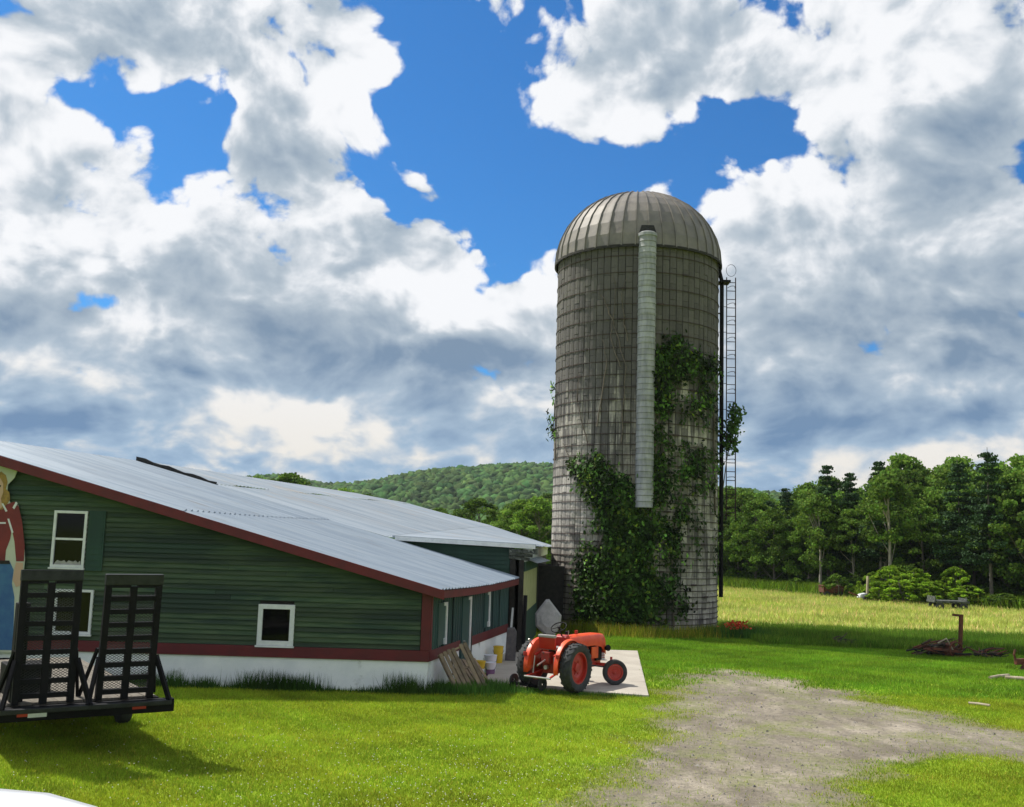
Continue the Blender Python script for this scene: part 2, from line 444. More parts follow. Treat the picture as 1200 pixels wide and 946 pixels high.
def thing(name, label, cat, loc=(0, 0, 0), rz=0.0, group=None, local=False):
    o = bpy.data.objects.new(name, None); COL.objects.link(o)
    o.empty_display_size = 0.3
    o.location = loc; o.rotation_euler = (0, 0, rz)
    o['label'] = label; o['category'] = cat
    if group: o['group'] = group
    if not local: ROOT[o.name] = Vector(loc)
    return o

def tag(o, label, cat, group=None):
    o['label'] = label; o['category'] = cat
    if group: o['group'] = group
    return o

def copy_tree(o, parent=None):
    c = o.copy(); COL.objects.link(c)
    if parent is not None: c.parent = parent
    for ch in list(o.children): copy_tree(ch, c)
    return c

def raw_mesh(name, verts, faces_n, mat, tint=None, smooth=False):
    """numpy mesh: verts (N,k,3) polygons of k corners each, unshared; tint (N,) or (N,3) per polygon."""
    N, k, _ = verts.shape
    me = bpy.data.meshes.new(name)
    me.vertices.add(N * k); me.vertices.foreach_set('co', verts.astype(np.float32).ravel())
    me.loops.add(N * k); me.loops.foreach_set('vertex_index', np.arange(N * k, dtype=np.int32))
    me.polygons.add(N)
    me.polygons.foreach_set('loop_start', np.arange(0, N * k, k, dtype=np.int32))
    me.update(calc_edges=True)
    me.materials.append(mat)
    if tint is not None:
        tint = np.asarray(tint, dtype=np.float32)
        if tint.ndim == 1: tint = np.stack([tint] * 3, 1)
        col = np.ones((N * k, 4), np.float32); col[:, :3] = np.repeat(tint, k, 0)
        at_ = me.color_attributes.new('tint', 'FLOAT_COLOR', 'POINT')
        at_.data.foreach_set('color', col.ravel())
    if smooth: me.polygons.foreach_set('use_smooth', [True] * N)
    return me

def inside(poly, x, y):
    n = len(poly); r = np.zeros(x.shape, bool); j = n - 1
    for i in range(n):
        xi, yi = poly[i]; xj, yj = poly[j]
        with np.errstate(divide='ignore', invalid='ignore'):
            r ^= ((yi > y) != (yj > y)) & (x < (xj - xi) * (y - yi) / (yj - yi + 1e-12) + xi)
        j = i
    return r

def poly_dist(poly, x, y):      # signed: positive inside
    d = np.full(x.shape, 1e9); n = len(poly)
    for i in range(n):
        ax, ay = poly[i]; bx, by = poly[(i + 1) % n]
        t = np.clip(((x - ax) * (bx - ax) + (y - ay) * (by - ay)) / ((bx - ax) ** 2 + (by - ay) ** 2), 0, 1)
        d = np.minimum(d, np.hypot(x - ax - t * (bx - ax), y - ay - t * (by - ay)))
    return np.where(inside(poly, x, y), d, -d)

def lump(x, y, s=1.0, seed=0.0):   # cheap smooth wobble in -1..1
    return (np.sin(x * 1.3 / s + 1.7 * np.sin(y * 0.9 / s + seed)) + np.sin(y * 1.7 / s + 1.3 * np.sin(x * 1.1 / s + seed * 2)) +
            0.6 * np.sin(x * 3.1 / s + y * 2.3 / s + seed)) / 2.6

# ---------------------------------------------------------------- ground, drive and slab
DRIVE = [at(*p) for p in ((560, 1000), (655, 950), (695, 905), (735, 868), (758, 835), (772, 800), (800, 784), (860, 784), (930, 795), (1010, 812), (1090, 832), (1180, 850), (1260, 862),
                          (1330, 905), (1260, 902), (1190, 896), (1120, 893), (1060, 905), (1035, 925), (1030, 960), (1040, 1010))]
SLAB = [(-0.55, 28.75), (3.80, 27.50), (4.90, 38.6), (-0.1, 38.6), (-0.35, 33.0)]
BARN_FOOT = [(-29.2, 27.1), (-1.85, 27.1), (0.35, 37.0), (-29, 37.0)]
def drive_mask(x, y):
    return poly_dist(DRIVE, x, y) + 0.55 * lump(x, y, 0.7, 1.0) + 0.25 * lump(x, y, 0.23, 4.0)

def ground_material():
    mt = bpy.data.materials.new('lawn and meadow'); mt.use_nodes = True
    T = NT(mt.node_tree); bsdf = T.n['Principled BSDF']
    pos = T.node('ShaderNodeNewGeometry').outputs['Position']
    x, y, z = T.sep(pos)
    n1 = T.noise(pos, 0.35, 6.0, 0.6); n2 = T.noise(pos, 3.0, 6.0, 0.7); n3 = T.noise(T.vm('MULTIPLY', pos, (0.05, 0.35, 1)), 1.0, 5.0, 0.6)
    lawn = T.mix(T.step(n1, 0.35, 0.65), (0.21, 0.31, 0.016), (0.29, 0.38, 0.026))
    lawn = T.mix(T.step(n2, 0.55, 0.78, 0, 0.5), lawn, (0.17, 0.17, 0.05))
    hay = T.mix(T.step(n3, 0.38, 0.62), (0.34, 0.41, 0.080), (0.42, 0.45, 0.125))
    edge = T.m('ADD', T.m('MULTIPLY_ADD', x, 0.16, y), T.m('MULTIPLY', n1, 3.0))
    col_ = T.mix(T.step(edge, 50.0, 54.0), lawn, hay)
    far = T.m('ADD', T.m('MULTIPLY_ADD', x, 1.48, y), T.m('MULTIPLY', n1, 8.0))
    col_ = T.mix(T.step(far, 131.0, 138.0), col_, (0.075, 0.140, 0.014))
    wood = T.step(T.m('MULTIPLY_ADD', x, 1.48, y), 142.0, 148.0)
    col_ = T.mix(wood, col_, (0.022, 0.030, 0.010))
    T.put(bsdf.inputs['Base Color'], col_)
    bsdf.inputs['Roughness'].default_value = 0.95
    bsdf.inputs['Specular IOR Level'].default_value = 0.1
    bn = T.node('ShaderNodeBump'); bn.inputs['Distance'].default_value = 0.05
    T.l.new(T.noise(pos, 9.0, 6.0, 0.75), bn.inputs['Height']); T.l.new(bn.outputs[0], bsdf.inputs['Normal'])
    return mt

def gravel_material():
    mt = bpy.data.materials.new('worn gravel'); mt.use_nodes = True
    T = NT(mt.node_tree); bsdf = T.n['Principled BSDF']
    pos = T.node('ShaderNodeNewGeometry').outputs['Position']
    edge = T.node('ShaderNodeAttribute', attribute_name='tint').outputs['Fac']
    n1 = T.noise(pos, 0.4, 6.0, 0.62); n2 = T.noise(pos, 6.0, 6.0, 0.7)
    peb = T.voro(pos, 14.0, 1.0, 0.6)
    trk = T.noise(T.vm('MULTIPLY', pos, (0.9, 0.45, 1)), 0.9, 4.0, 0.6)
    c1 = T.mix(T.step(n1, 0.3, 0.7), (0.150, 0.128, 0.096), (0.235, 0.205, 0.165))
    c1 = T.mix(T.step(trk, 0.42, 0.7), c1, (0.36, 0.315, 0.25))
    c1 = T.mix(T.step(n2, 0.35, 0.75, 0.0, 0.6), c1, (0.10, 0.088, 0.070))
    c1 = T.mix(T.step(peb, 0.10, 0.45, 0.55, 0.0), c1, (0.30, 0.28, 0.25))
    ragged = T.m('ADD', edge, T.m('MULTIPLY', T.m('SUBTRACT', n2, 0.5), 2.6))
    dry = T.mix(T.step(n2, 0.4, 0.6), (0.21, 0.19, 0.085), (0.13, 0.165, 0.03))
    green = T.mix(T.step(n2, 0.4, 0.6), (0.25, 0.35, 0.02), (0.19, 0.30, 0.015))
    patch = T.step(T.noise(pos, 0.55, 6.0, 0.75), 0.44, 0.64, 0.0, 0.80)
    c1 = T.mix(patch, c1, T.mix(T.step(n2, 0.4, 0.62), (0.21, 0.20, 0.115), (0.15, 0.175, 0.05)))
    c1 = T.mix(T.step(ragged, 0.15, 1.15), dry, c1)
    c1 = T.mix(T.step(ragged, -0.15, 0.30), green, c1)
    T.put(bsdf.inputs['Base Color'], c1)
    bsdf.inputs['Roughness'].default_value = 0.95
    bsdf.inputs['Specular IOR Level'].default_value = 0.15
    bn = T.node('ShaderNodeBump'); bn.inputs['Distance'].default_value = 0.03
    T.l.new(T.m('ADD', n2, T.m('MULTIPLY', peb, -0.5)), bn.inputs['Height']); T.l.new(bn.outputs[0], bsdf.inputs['Normal'])
    return mt

def sheet(name, xs, ys, zf, mat, keep=None, tintf=None):
    X, Y = np.meshgrid(xs, ys); Z = zf(X, Y)
    nx, ny = len(xs), len(ys)
    idx = np.arange(nx * ny).reshape(ny, nx)
    q = np.stack([idx[:-1, :-1], idx[:-1, 1:], idx[1:, 1:], idx[1:, :-1]], -1).reshape(-1, 4)
    if keep is not None:
        k = keep(X, Y).ravel(); q = q[k[q].any(1)]
    me = bpy.data.meshes.new(name)
    me.from_pydata(np.stack([X, Y, Z], -1).reshape(-1, 3).tolist(), [], q.tolist())
    if tintf is not None:
        t = tintf(X, Y).ravel().astype(np.float32)
        col = np.ones((len(t), 4), np.float32); col[:, :3] = t[:, None]
        me.color_attributes.new('tint', 'FLOAT_COLOR', 'POINT').data.foreach_set('color', col.ravel())
    me.materials.append(mat)
    me.polygons.foreach_set('use_smooth', [True] * len(me.polygons))
    return link(name, me)

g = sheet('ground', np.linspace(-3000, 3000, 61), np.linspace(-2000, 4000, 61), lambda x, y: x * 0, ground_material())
g['kind'] = 'structure'
g = sheet('driveway', np.arange(-4, 34, 0.25), np.arange(9, 40, 0.25), lambda x, y: x * 0 + 0.006, gravel_material(),
          keep=lambda x, y: drive_mask(x, y) > -1.0, tintf=lambda x, y: np.clip(drive_mask(x, y), -2, 2))
g['kind'] = 'structure'
m = MB(); m.prism(SLAB, 0.0, 0.07, 'XY')
g = m.build('concrete_slab', 'concrete', bevel=0.012); g['kind'] = 'structure'

# ---------------------------------------------------------------- hills with their forest
def crest(x, Y=800.0):          # height above the ground of the skyline, read along x
    px = 600 + 1200 * x / Y
    pts = [(-900, 14), (-200, 30), (0, 34), (200, 37), (260, 38), (330, 43), (400, 37), (450, 41), (500, 49), (545, 55), (600, 59), (640, 59), (700, 55), (760, 48), (820, 44), (880, 42), (940, 39), (1000, 36), (1300, 22), (1900, 14)]
    return np.interp(px, [p[0] for p in pts], [p[1] for p in pts])
def hill_z(x, y):
    t = np.clip((y - 380) / 420, 0, 1); t = t * t * (3 - 2 * t)
    b = np.clip((y - 830) / 600, 0, 1)
    return -1.5 + (crest(x) + 1.0 * lump(x, y, 40, 2)) * t * (1 - 0.6 * b) + 2.2 * lump(x, y, 55, 5) * t
g = sheet('hill', np.linspace(-1500, 1500, 151), np.linspace(360, 1500, 80), hill_z, MT['hill_leaf']); g['kind'] = 'structure'
me = g.data
c_ = np.ones((len(me.vertices), 4), np.float32); c_[:, :3] = 0.7
me.color_attributes.new('tint', 'FLOAT_COLOR', 'POINT').data.foreach_set('color', c_.ravel())

def ico(sub):
    bm = bmesh.new(); bmesh.ops.create_icosphere(bm, subdivisions=sub, radius=1.0)
    v = np.array([p.co[:] for p in bm.verts]); f = np.array([[a.index for a in t.verts] for t in bm.faces]); bm.free()
    return v, f
IV, IF = ico(2)
def crowns(name, xs, ys, zs, rad, mat, seed=1, squash=1.1):
    rng = np.random.default_rng(seed); n = len(xs)
    bumps = 1 + 0.22 * rng.standard_normal((n, len(IV))).clip(-1.6, 1.6)
    v = IV[None] * bumps[..., None] * rad[:, None, None]
    v[..., 2] *= squash
    v += np.stack([xs, ys, zs], 1)[:, None, :]
    nv = len(IV)
    faces = (IF[None] + (np.arange(n) * nv)[:, None, None]).reshape(-1, 3)
    me = bpy.data.meshes.new(name)
    me.vertices.add(n * nv); me.vertices.foreach_set('co', v.astype(np.float32).ravel())
    me.loops.add(len(faces) * 3); me.loops.foreach_set('vertex_index', faces.astype(np.int32).ravel())
    me.polygons.add(len(faces)); me.polygons.foreach_set('loop_start', np.arange(0, len(faces) * 3, 3, dtype=np.int32))
    me.polygons.foreach_set('use_smooth', [True] * len(faces))
    me.update(calc_edges=True); me.materials.append(mat)
    tint = np.repeat(rng.uniform(0.45, 1.35, n), nv) * rng.uniform(0.7, 1.25, n * nv)
    col_ = np.ones((n * nv, 4), np.float32)
    col_[:, 0] = tint * np.repeat(rng.uniform(0.8, 1.35, n), nv); col_[:, 1] = tint; col_[:, 2] = tint
    me.color_attributes.new('tint', 'FLOAT_COLOR', 'POINT').data.foreach_set('color', col_.ravel())
    return me
rng = np.random.default_rng(5)
n = 9000
hy = 390 + 440 * rng.random(n) ** 0.8
hx = (rng.uniform(190, 1010, n) - 600) / 1200 * hy
o = link('hill_forest', crowns('hill_forest', hx, hy, hill_z(hx, hy) + 1.2, rng.uniform(1.8, 4.4, n), MT['hill_leaf']))
o['kind'] = 'stuff'; tag(o, 'dense green forest covering the hill behind the barn roofs', 'forest')

# ---------------------------------------------------------------- the near barn
Y0, XC = 27.25, -1.98            # gable plane and right corner
SK = 0.217                       # the long side runs slightly to the right
RX, RZ, EZ = -15.5, 6.22, 2.62   # ridge and eave of the wall top
XL = -29.0
def rake(x): return EZ + (XC - x) * (RZ - EZ) / (XC - RX) if x > RX else RZ - (RX - x) * 0.27
def skew(x, y, z): return (x + (y - Y0) * SK, y, z)
barn = thing('barn', 'long green clapboard barn with white foundation, red trim and pale metal roof, nearest the camera', 'barn', (-8, 27.25, 0))

m = MB(); m.box(XL, XC, Y0, Y0 + 0.25, -0.1, 0.80)
for bx_ in (-26, -22.1, -18.3, -14.4, -10.6, -7.2, -4.1): m.box(bx_, bx_ + 0.02, Y0 - 0.006, Y0, 0.0, 0.80)
m.build('foundation_wall', 'white_wall', barn)
m = MB(); m.box(XC - 0.25, XC, Y0 + 0.26, Y0 + 3.06, -0.1, 0.80); m.box(XC - 0.25, XC, Y0 + 4.06, 36.7, -0.1, 0.80); m.warp(skew)
m.build('foundation_wall', 'white_wall', barn)
# dark sheathing behind the boards and the rest of the shell
m = MB(); m.prism([(XL, 0.8), (XC - 0.03, 0.8), (XC - 0.03, EZ - 0.02), (RX, RZ - 0.02), (XL, rake(XL) - 0.02)], Y0 + 0.06, 0.1)
m.build('gable_wall', 'dark_wood', barn)
m = MB(); m.prism([(XL, 0), (XC - 0.03, 0), (XC - 0.03, EZ - 0.02), (RX, RZ - 0.02), (XL, rake(XL) - 0.02)], 36.55, 0.1); m.warp(skew)
m.build('rear_gable_wall', 'green_wall', barn)
m = MB(); m.box(XL, XL + 0.12, Y0 + 0.2, 36.5, 0, rake(XL) - 0.05); m.warp(skew); m.build('side_wall', 'green_wall', barn)
m = MB(); m.box(XC - 0.09, XC - 0.03, Y0 + 0.17, 36.54, 0.80, EZ - 0.03); m.warp(skew); m.build('side_wall', 'dark_wood', barn)

# windows in the gable: x0, x1, z0, z1, kind
WIN = [(-11.98, -11.10, 2.92, 4.40, 'sash'), (-11.78, -10.78, 1.22, 2.36, 'plain'), (-6.45, -5.50, 1.08, 2.13, 'thick')]
SHUTTER = (-11.06, -10.62, 2.85, 4.42)
# clapboards: one object each, a bevelled board with its lower edge proud
BH = 0.128
z = 1.07; row = 0
while z < RZ:
    zt = z + BH
    xr = XC - 0.22 if zt < rake(XC - 0.22) else XC - (zt - EZ) * (XC - RX) / (RZ - EZ)
    xl = XL if zt < rake(XL) else RX - (RZ - zt) / 0.27
    if xr - xl < 0.4: break
    spans = [(xl, xr)]
    for (a, b, c0, c1, _) in WIN:
        if zt > c0 + 0.02 and z < c1 - 0.02:
            spans = [s for (p, q) in spans for s in ((p, min(q, a + 0.03)), (max(p, b - 0.03), q)) if s[1] - s[0] > 0.05]
    for (p, q) in spans:
        cuts = [p]; x = p
        while q - x > 7.0:
            x += random.uniform(3.4, 5.4)
            if q - x > 1.2: cuts.append(x)
        cuts.append(q)
        for a, b in zip(cuts[:-1], cuts[1:]):
            dz, dy = random.uniform(-0.006, 0.006), random.uniform(0, 0.006)
            e = 0.006; m = MB()
            yb, yt = Y0 - 0.012 - dy, Y0 + 0.030
            m.hexa([(a, yb, z + dz), (b - e, yb, z - dz * 0.6), (b - e, Y0 + 0.055, z - dz * 0.6), (a, Y0 + 0.055, z + dz),
                    (a, yt, zt + dz + 0.012), (b - e, yt, zt - dz * 0.6 + 0.012), (b - e, Y0 + 0.055, zt + 0.012), (a, Y0 + 0.055, zt + 0.012)])
            m.build('siding_board', 'green_wood', barn)
    z += BH; row += 1
# red trim
m = MB(); m.box(XL, XC + 0.02, Y0 - 0.045, Y0 + 0.05, 0.78, 1.06); m.build('trim_band', 'red_trim', barn, bevel=0.006)
for (a, b) in ((Y0 + 0.05, Y0 + 3.05), (Y0 + 4.07, 36.7)):
    m = MB(); m.box(XC - 0.05, XC + 0.03, a, b, 0.78, 1.06); m.warp(skew); m.build('trim_band', 'red_trim', barn, bevel=0.006)
m = MB(); m.box(XC - 0.21, XC + 0.025, Y0 - 0.055, Y0 + 0.05, 1.062, EZ - 0.06); m.build('corner_board', 'red_trim', barn, bevel=0.006)
m = MB(); m.box(XC - 0.05, XC + 0.035, Y0 + 0.052, Y0 + 0.17, 1.062, EZ - 0.05); m.warp(skew); m.build('corner_board', 'red_trim', barn, bevel=0.006)
# ribbed teal steel on the long side
def ribbed(y0, y1, z0, z1):
    pts = []; y = y0
    while y < y1 - 0.01:
        pts += [(y, 0), (y + 0.13, 0), (y + 0.145, 0.034), (y + 0.19, 0.034), (y + 0.205, 0)]; y += 0.23
    pts = [(min(p, y1), o) for p, o in pts]
    m = MB()
    for p, o in pts: m.v += [(XC + o, p, z0), (XC + o, p, z1)]
    m.f += [(2 * i, 2 * i + 2, 2 * i + 3, 2 * i + 1) for i in range(len(pts) - 1)]
    return m.warp(skew)
ws = Y0 + 0.17
for y0, y1, z0, z1 in ((ws, ws + 1.0, 1.06, EZ), (ws + 1.0, ws + 2.0, 1.06, EZ), (ws + 2.0, Y0 + 3.05, 1.06, EZ), (Y0 + 3.05, Y0 + 4.07, 2.28, EZ), (Y0 + 4.07, Y0 + 5.0, 1.06, EZ), (Y0 + 5.0, Y0 + 6.0, 1.06, EZ),
                       (Y0 + 6.0, Y0 + 7.0, 1.06, EZ), (Y0 + 7.0, Y0 + 8.0, 1.06, EZ), (Y0 + 8.0, 36.7, 1.06, EZ)):
    ribbed(y0, y1 - 0.006, z0, z1).build('wall_panel', 'teal_metal', barn)

def gable_window(x0, x1, z0, z1, kind):
    t = {'sash': 0.07, 'plain': 0.065, 'thick': 0.12}[kind]; ya, yb = Y0 - 0.05, Y0 + 0.058
    f = MB(); f.box(x0, x0 + t, ya, yb, z0, z1); f.box(x1 - t, x1, ya, yb, z0, z1)
    f.box(x0 + t, x1 - t, ya, yb, z1 - t, z1); f.box(x0 + t, x1 - t, ya, yb, z0, z0 + t)
    w = f.build('window', 'white_paint', barn, bevel=0.005)
    s = MB(); s.box(x0 - 0.03, x1 + 0.03, ya - 0.035, ya + 0.02, z0 - 0.045, z0 - 0.003); s.build('sill', 'white_paint', w)
    if kind == 'sash':
        zm = (z0 + z1) / 2
        s = MB(); s.box(x0 + t, x1 - t, ya + 0.02, yb - 0.02, zm - 0.028, zm + 0.028); s.build('meeting_rail', 'white_paint', w)
        for a, b in ((z0 + t, zm - 0.03), (zm + 0.03, z1 - t)):
            p = MB(); p.box(x0 + t, x1 - t, Y0 + 0.0, Y0 + 0.012, a, b); p.build('pane', 'glass', w)
        c = MB()                      # crumpled curtain lying on the sill behind the glass
        pts = [(x0 + t + 0.02, z0 + t)] + [(x0 + t + 0.04 + (x1 - x0 - 2 * t - 0.08) * i / 11, z0 + t + 0.05 + 0.07 * abs(math.sin(i * 1.9))) for i in range(12)] + [(x1 - t - 0.02, z0 + t)]
        c.prism(pts, Y0 - 0.014, 0.008); c.build('curtain', 'grey_vinyl', w)
    else:
        p = MB(); p.box(x0 + t, x1 - t, Y0, Y0 + 0.012, z0 + t, z1 - t); p.build('pane', 'glass', w)
    return w
for wd in WIN: gable_window(*wd)
m = MB(); m.box(SHUTTER[0], SHUTTER[1], Y0 - 0.04, Y0 - 0.013, SHUTTER[2], SHUTTER[3])
sh = m.build('shutter', 'green_wall', barn, bevel=0.006)
for k in range(9):
    zz = SHUTTER[2] + 0.12 + k * 0.155
    m = MB(); m.box(SHUTTER[0] + 0.05, SHUTTER[1] - 0.05, Y0 - 0.052, Y0 - 0.038, zz, zz + 0.10); m.build('slat', 'green_wall', sh)

def side_opening(s0, s1, z0, z1, door=False):
    # the near jamb is painted with the wall; far jamb, stub of header and sill corner stay white
    t = 0.10; xa, xb = XC - 0.02, XC + 0.085; y0, y1 = Y0 + s0, Y0 + s1; st_ = 0.34
    f = MB(); f.box(xa, xb, y1 - t, y1, z0, z1); f.box(xa, xb, y1 - st_, y1 - t, z1 - t * 0.9, z1)
    if not door: f.box(xa, xb + 0.03, y1 - st_ * 0.7, y1 - t, z0, z0 + t * 1.6)
    f.warp(skew); w = f.build('door_frame' if door else 'window', 'white_paint', barn, bevel=0.005)
    g = MB(); g.box(xa, xb - 0.02, y0, y0 + t, z0, z1); g.box(xa, xb - 0.02, y0 + t, y1 - st_, z1 - t, z1)
    g.warp(skew); g.build('near_jamb', 'teal_metal', w)
    p = MB(); p.box(XC + 0.040, XC + 0.05, y0 + t, y1 - t, z0, z1 - t); p.warp(skew)
    p.build('door' if door else 'pane', 'teal_metal', w)
    return w
side_opening(0.62, 1.42, 1.12, 2.24)
dr = side_opening(3.08, 4.04, 0.02, 2.27, True)
m = MB(); m.box(XC + 0.0, XC + 0.10, Y0 + 4.05, Y0 + 4.13, 0.02, 1.35); m.warp(skew); m.build('downpipe', 'iron_grey', barn)
m = MB(); m.tube([skew(XC + 0.05, Y0 + 3.3, 1.0), skew(XC + 0.11, Y0 + 3.3, 1.0)], 0.03); m.build('handle', 'chrome', dr)
side_opening(5.75, 6.45, 1.20, 2.30)

# roof sheets: corrugated, laid down the slope, two lengths
YR0, YR1, OVER = Y0 - 0.32, 36.75, 0.36
def sheet_mesh(name, corners, ribs=3, amp=0.055, lift=0.0, mat='roof', nseg=5, parent=None, sag=0.0):
    """corners: upper near, upper far, lower far, lower near. Ribs run from upper to lower edge."""
    A, B, C, D = [Vector(c) for c in corners]
    nr = ribs * 4; m = MB()
    nrm = (B - A).cross(D - A).normalized()
    if nrm.z < 0: nrm = -nrm
    prof = [0, 0.15, 1, 0.15]
    for j in range(nseg + 1):
        tj = j / nseg
        for i in range(nr + 1):
            ti = i / nr
            p = (A.lerp(B, ti)).lerp(D.lerp(C, ti), tj) + nrm * (amp * prof[i % 4] + lift)
            p.z -= sag * math.sin(math.pi * tj)
            m.v.append(tuple(p))
    W_ = nr + 1
    for j in range(nseg):
        for i in range(nr):
            m.f.append((j * W_ + i, j * W_ + i + 1, (j + 1) * W_ + i + 1, (j + 1) * W_ + i))
    me = m.mesh(name, MT[mat])
    return link(name, me, parent)
roofz = lambda x: RZ + 0.12 - (x - RX) * (RZ - EZ) / (XC - RX) if x > RX else RZ + 0.12 - (RX - x) * 0.27
def eave_sag(y): return -0.07 * math.sin(math.pi * (y - YR0) / (YR1 - YR0))
ny = 11; xm = -8.6
for k in range(ny):
    ya = YR0 + (YR1 - YR0) * k / ny; yb = YR0 + (YR1 - YR0) * (k + 1) / ny + 0.02
    xe = XC + OVER
    def P(x, y, dz=0.0): return skew(x, y, roofz(x) + eave_sag(y) * max(0, (x - RX) / (XC - RX)) + dz)
    j1, j2 = random.uniform(-0.012, 0.012), 0
    lo = 0.004 * (k % 2)
    sheet_mesh('roof_panel', (P(RX, ya, lo), P(RX, yb, lo), P(xm + 0.15, yb, lo), P(xm + 0.15, ya, lo)), parent=barn, lift=0.02)
    sheet_mesh('roof_panel', (P(xm, ya, lo), P(xm, yb, lo), P(xe + j1, yb, lo), P(xe + j1, ya, lo)), parent=barn, lift=0.0)
    sheet_mesh('roof_panel', (P(XL - 0.3, ya, lo), P(XL - 0.3, yb, lo), P(RX, yb, lo), P(RX, ya, lo)), parent=barn, lift=0.0)
# roof deck below the sheets and the ridge cap
m = MB(); m.prism([(XL - 0.2, roofz(XL - 0.2) - 0.14), (RX, roofz(RX) - 0.14), (XC + OVER - 0.05, roofz(XC + OVER - 0.05) - 0.14), (XC + OVER - 0.05, roofz(XC + OVER - 0.05) - 0.10), (RX, roofz(RX) - 0.08), (XL - 0.2, roofz(XL - 0.2) - 0.08)], YR0 + 0.05, YR1 - YR0 - 0.1)
m.warp(skew); m.build('roof_deck', 'dark_wood', barn)
m = MB(); m.prism([(RX - 0.25, roofz(RX - 0.25) + 0.03), (RX, roofz(RX) + 0.07), (RX + 0.25, roofz(RX + 0.25) + 0.03), (RX, roofz(RX) + 0.04)], YR0, YR1 - YR0); m.warp(skew)
m.build('ridge_cap', 'roof', barn)
# rake and eave fascia
m = MB(); m.prism([(RX, roofz(RX) - 0.27), (XC + OVER + 0.02, roofz(XC + OVER) - 0.25), (XC + OVER + 0.02, roofz(XC + OVER) - 0.01), (RX, roofz(RX) - 0.01)], YR0 - 0.04, 0.05)
m.build('rake_board', 'red_trim', barn, bevel=0.006)
m = MB(); m.prism([(XL - 0.3, roofz(XL - 0.3) - 0.27), (RX, roofz(RX) - 0.27), (RX, roofz(RX) - 0.01), (XL - 0.3, roofz(XL - 0.3) - 0.01)], YR0 - 0.04, 0.05)
m.build('rake_board', 'red_trim', barn)
m = MB(); N_ = 12
for k in range(N_):
    ya = YR0 + 0.012 + (YR1 - YR0) * k / N_; yb = YR0 + 0.012 + (YR1 - YR0) * (k + 1) / N_
    za, zb = roofz(XC + OVER) + eave_sag(ya), roofz(XC + OVER) + eave_sag(yb)
    x0, x1 = XC + OVER - 0.05, XC + OVER - 0.01
    m.hexa([(x0, ya, za - 0.22), (x1, ya, za - 0.22), (x1, yb, zb - 0.22), (x0, yb, zb - 0.22), (x0, ya, za - 0.02), (x1, ya, za - 0.02), (x1, yb, zb - 0.02), (x0, yb, zb - 0.02)])
m.warp(skew); m.build('eave_fascia', 'red_trim', barn)

# ---------------------------------------------------------------- painted plywood figure on the gable
WY = Y0 - 0.10
def wallpt(px, py): 
    r = ray(px, py); t = WY / r.y
    return (r.x * t, CAM_H + r.z * t)
fig = thing('painted_figure_board', 'large plywood cutout painted with a blonde woman in red shirt and jeans', 'painted board', (-14, WY, 0))
def layer(name, mat, pts, lvl, mirror=False):
    cx = wallpt(-3, 600)[0]
    poly = [(cx, wallpt(*p)[1]) if (mirror and p[0] <= -3) else wallpt(*p) for p in pts]
    if mirror:                       # the half beyond the frame repeats the half in view
        poly = poly + [(2 * cx - a, b) for a, b in poly[::-1] if a > cx + 1e-6]
    m = MB(); m.prism(poly, WY - 0.006 * lvl, 0.006 * lvl + (0.03 if lvl == 0 else -0.001)); return m.build(name, mat, fig)
layer('board', 'board_cream', [(-3, 540), (12, 541), (22, 547), (17, 560), (9, 568), (8, 580), (12, 590), (21, 592), (28, 640), (29, 656), (26, 685), (20, 765), (-3, 765)], 0, True)
layer('hair', 'hair', [(-3, 552), (2, 553), (7, 557), (9, 565), (7, 573), (11, 577), (12, 585), (8, 592), (4, 597), (-3, 598)], 1, True)
layer('face', 'skin', [(-3, 560), (1, 561), (4, 567), (4, 577), (1, 585), (-3, 587)], 2, True)
layer('lips', 'shirt', [(-3, 579), (-1, 579), (-2, 581), (-3, 581)], 3, True)
layer('eye', 'dark_wood', [(-1.5, 569), (1.5, 568.5), (1, 571), (-1, 571)], 3)
layer('eye', 'dark_wood', [(-7.5, 568.5), (-4.5, 569), (-5, 571), (-7, 571)], 3)
layer('neck', 'skin', [(-3, 584), (1, 583), (3, 594), (-3, 600)], 3, True)
layer('shirt', 'shirt', [(-3, 598), (3, 597), (8, 591), (17, 588), (22, 594), (26, 612), (29, 640), (28, 658), (19, 658), (17, 635), (14, 620), (12, 632), (7, 645), (6, 658), (-3, 658)], 1, True)
layer('collar', 'white_paint', [(2, 590), (4, 590), (9, 599), (7, 600)], 3)
layer('pocket_flap', 'white_paint', [(-3, 612), (7, 612), (7, 614), (-3, 614)], 3)
layer('piping', 'white_paint', [(9, 608), (11, 608), (16, 624), (14, 625)], 3)
layer('piping', 'white_paint', [(15, 595), (19, 588), (21, 590), (17, 597)], 3)
layer('hand', 'skin', [(19, 659), (27, 660), (27, 672), (25, 686), (19, 688), (15, 680), (17, 668)], 2)
layer('jeans', 'jeans', [(-3, 659), (12, 659), (16, 668), (14, 684), (17, 700), (16, 730), (15, 762), (-3, 762)], 1, True)
layer('belt', 'dark_wood', [(-3, 657), (11, 657), (12, 661), (-3, 661)], 3, True)

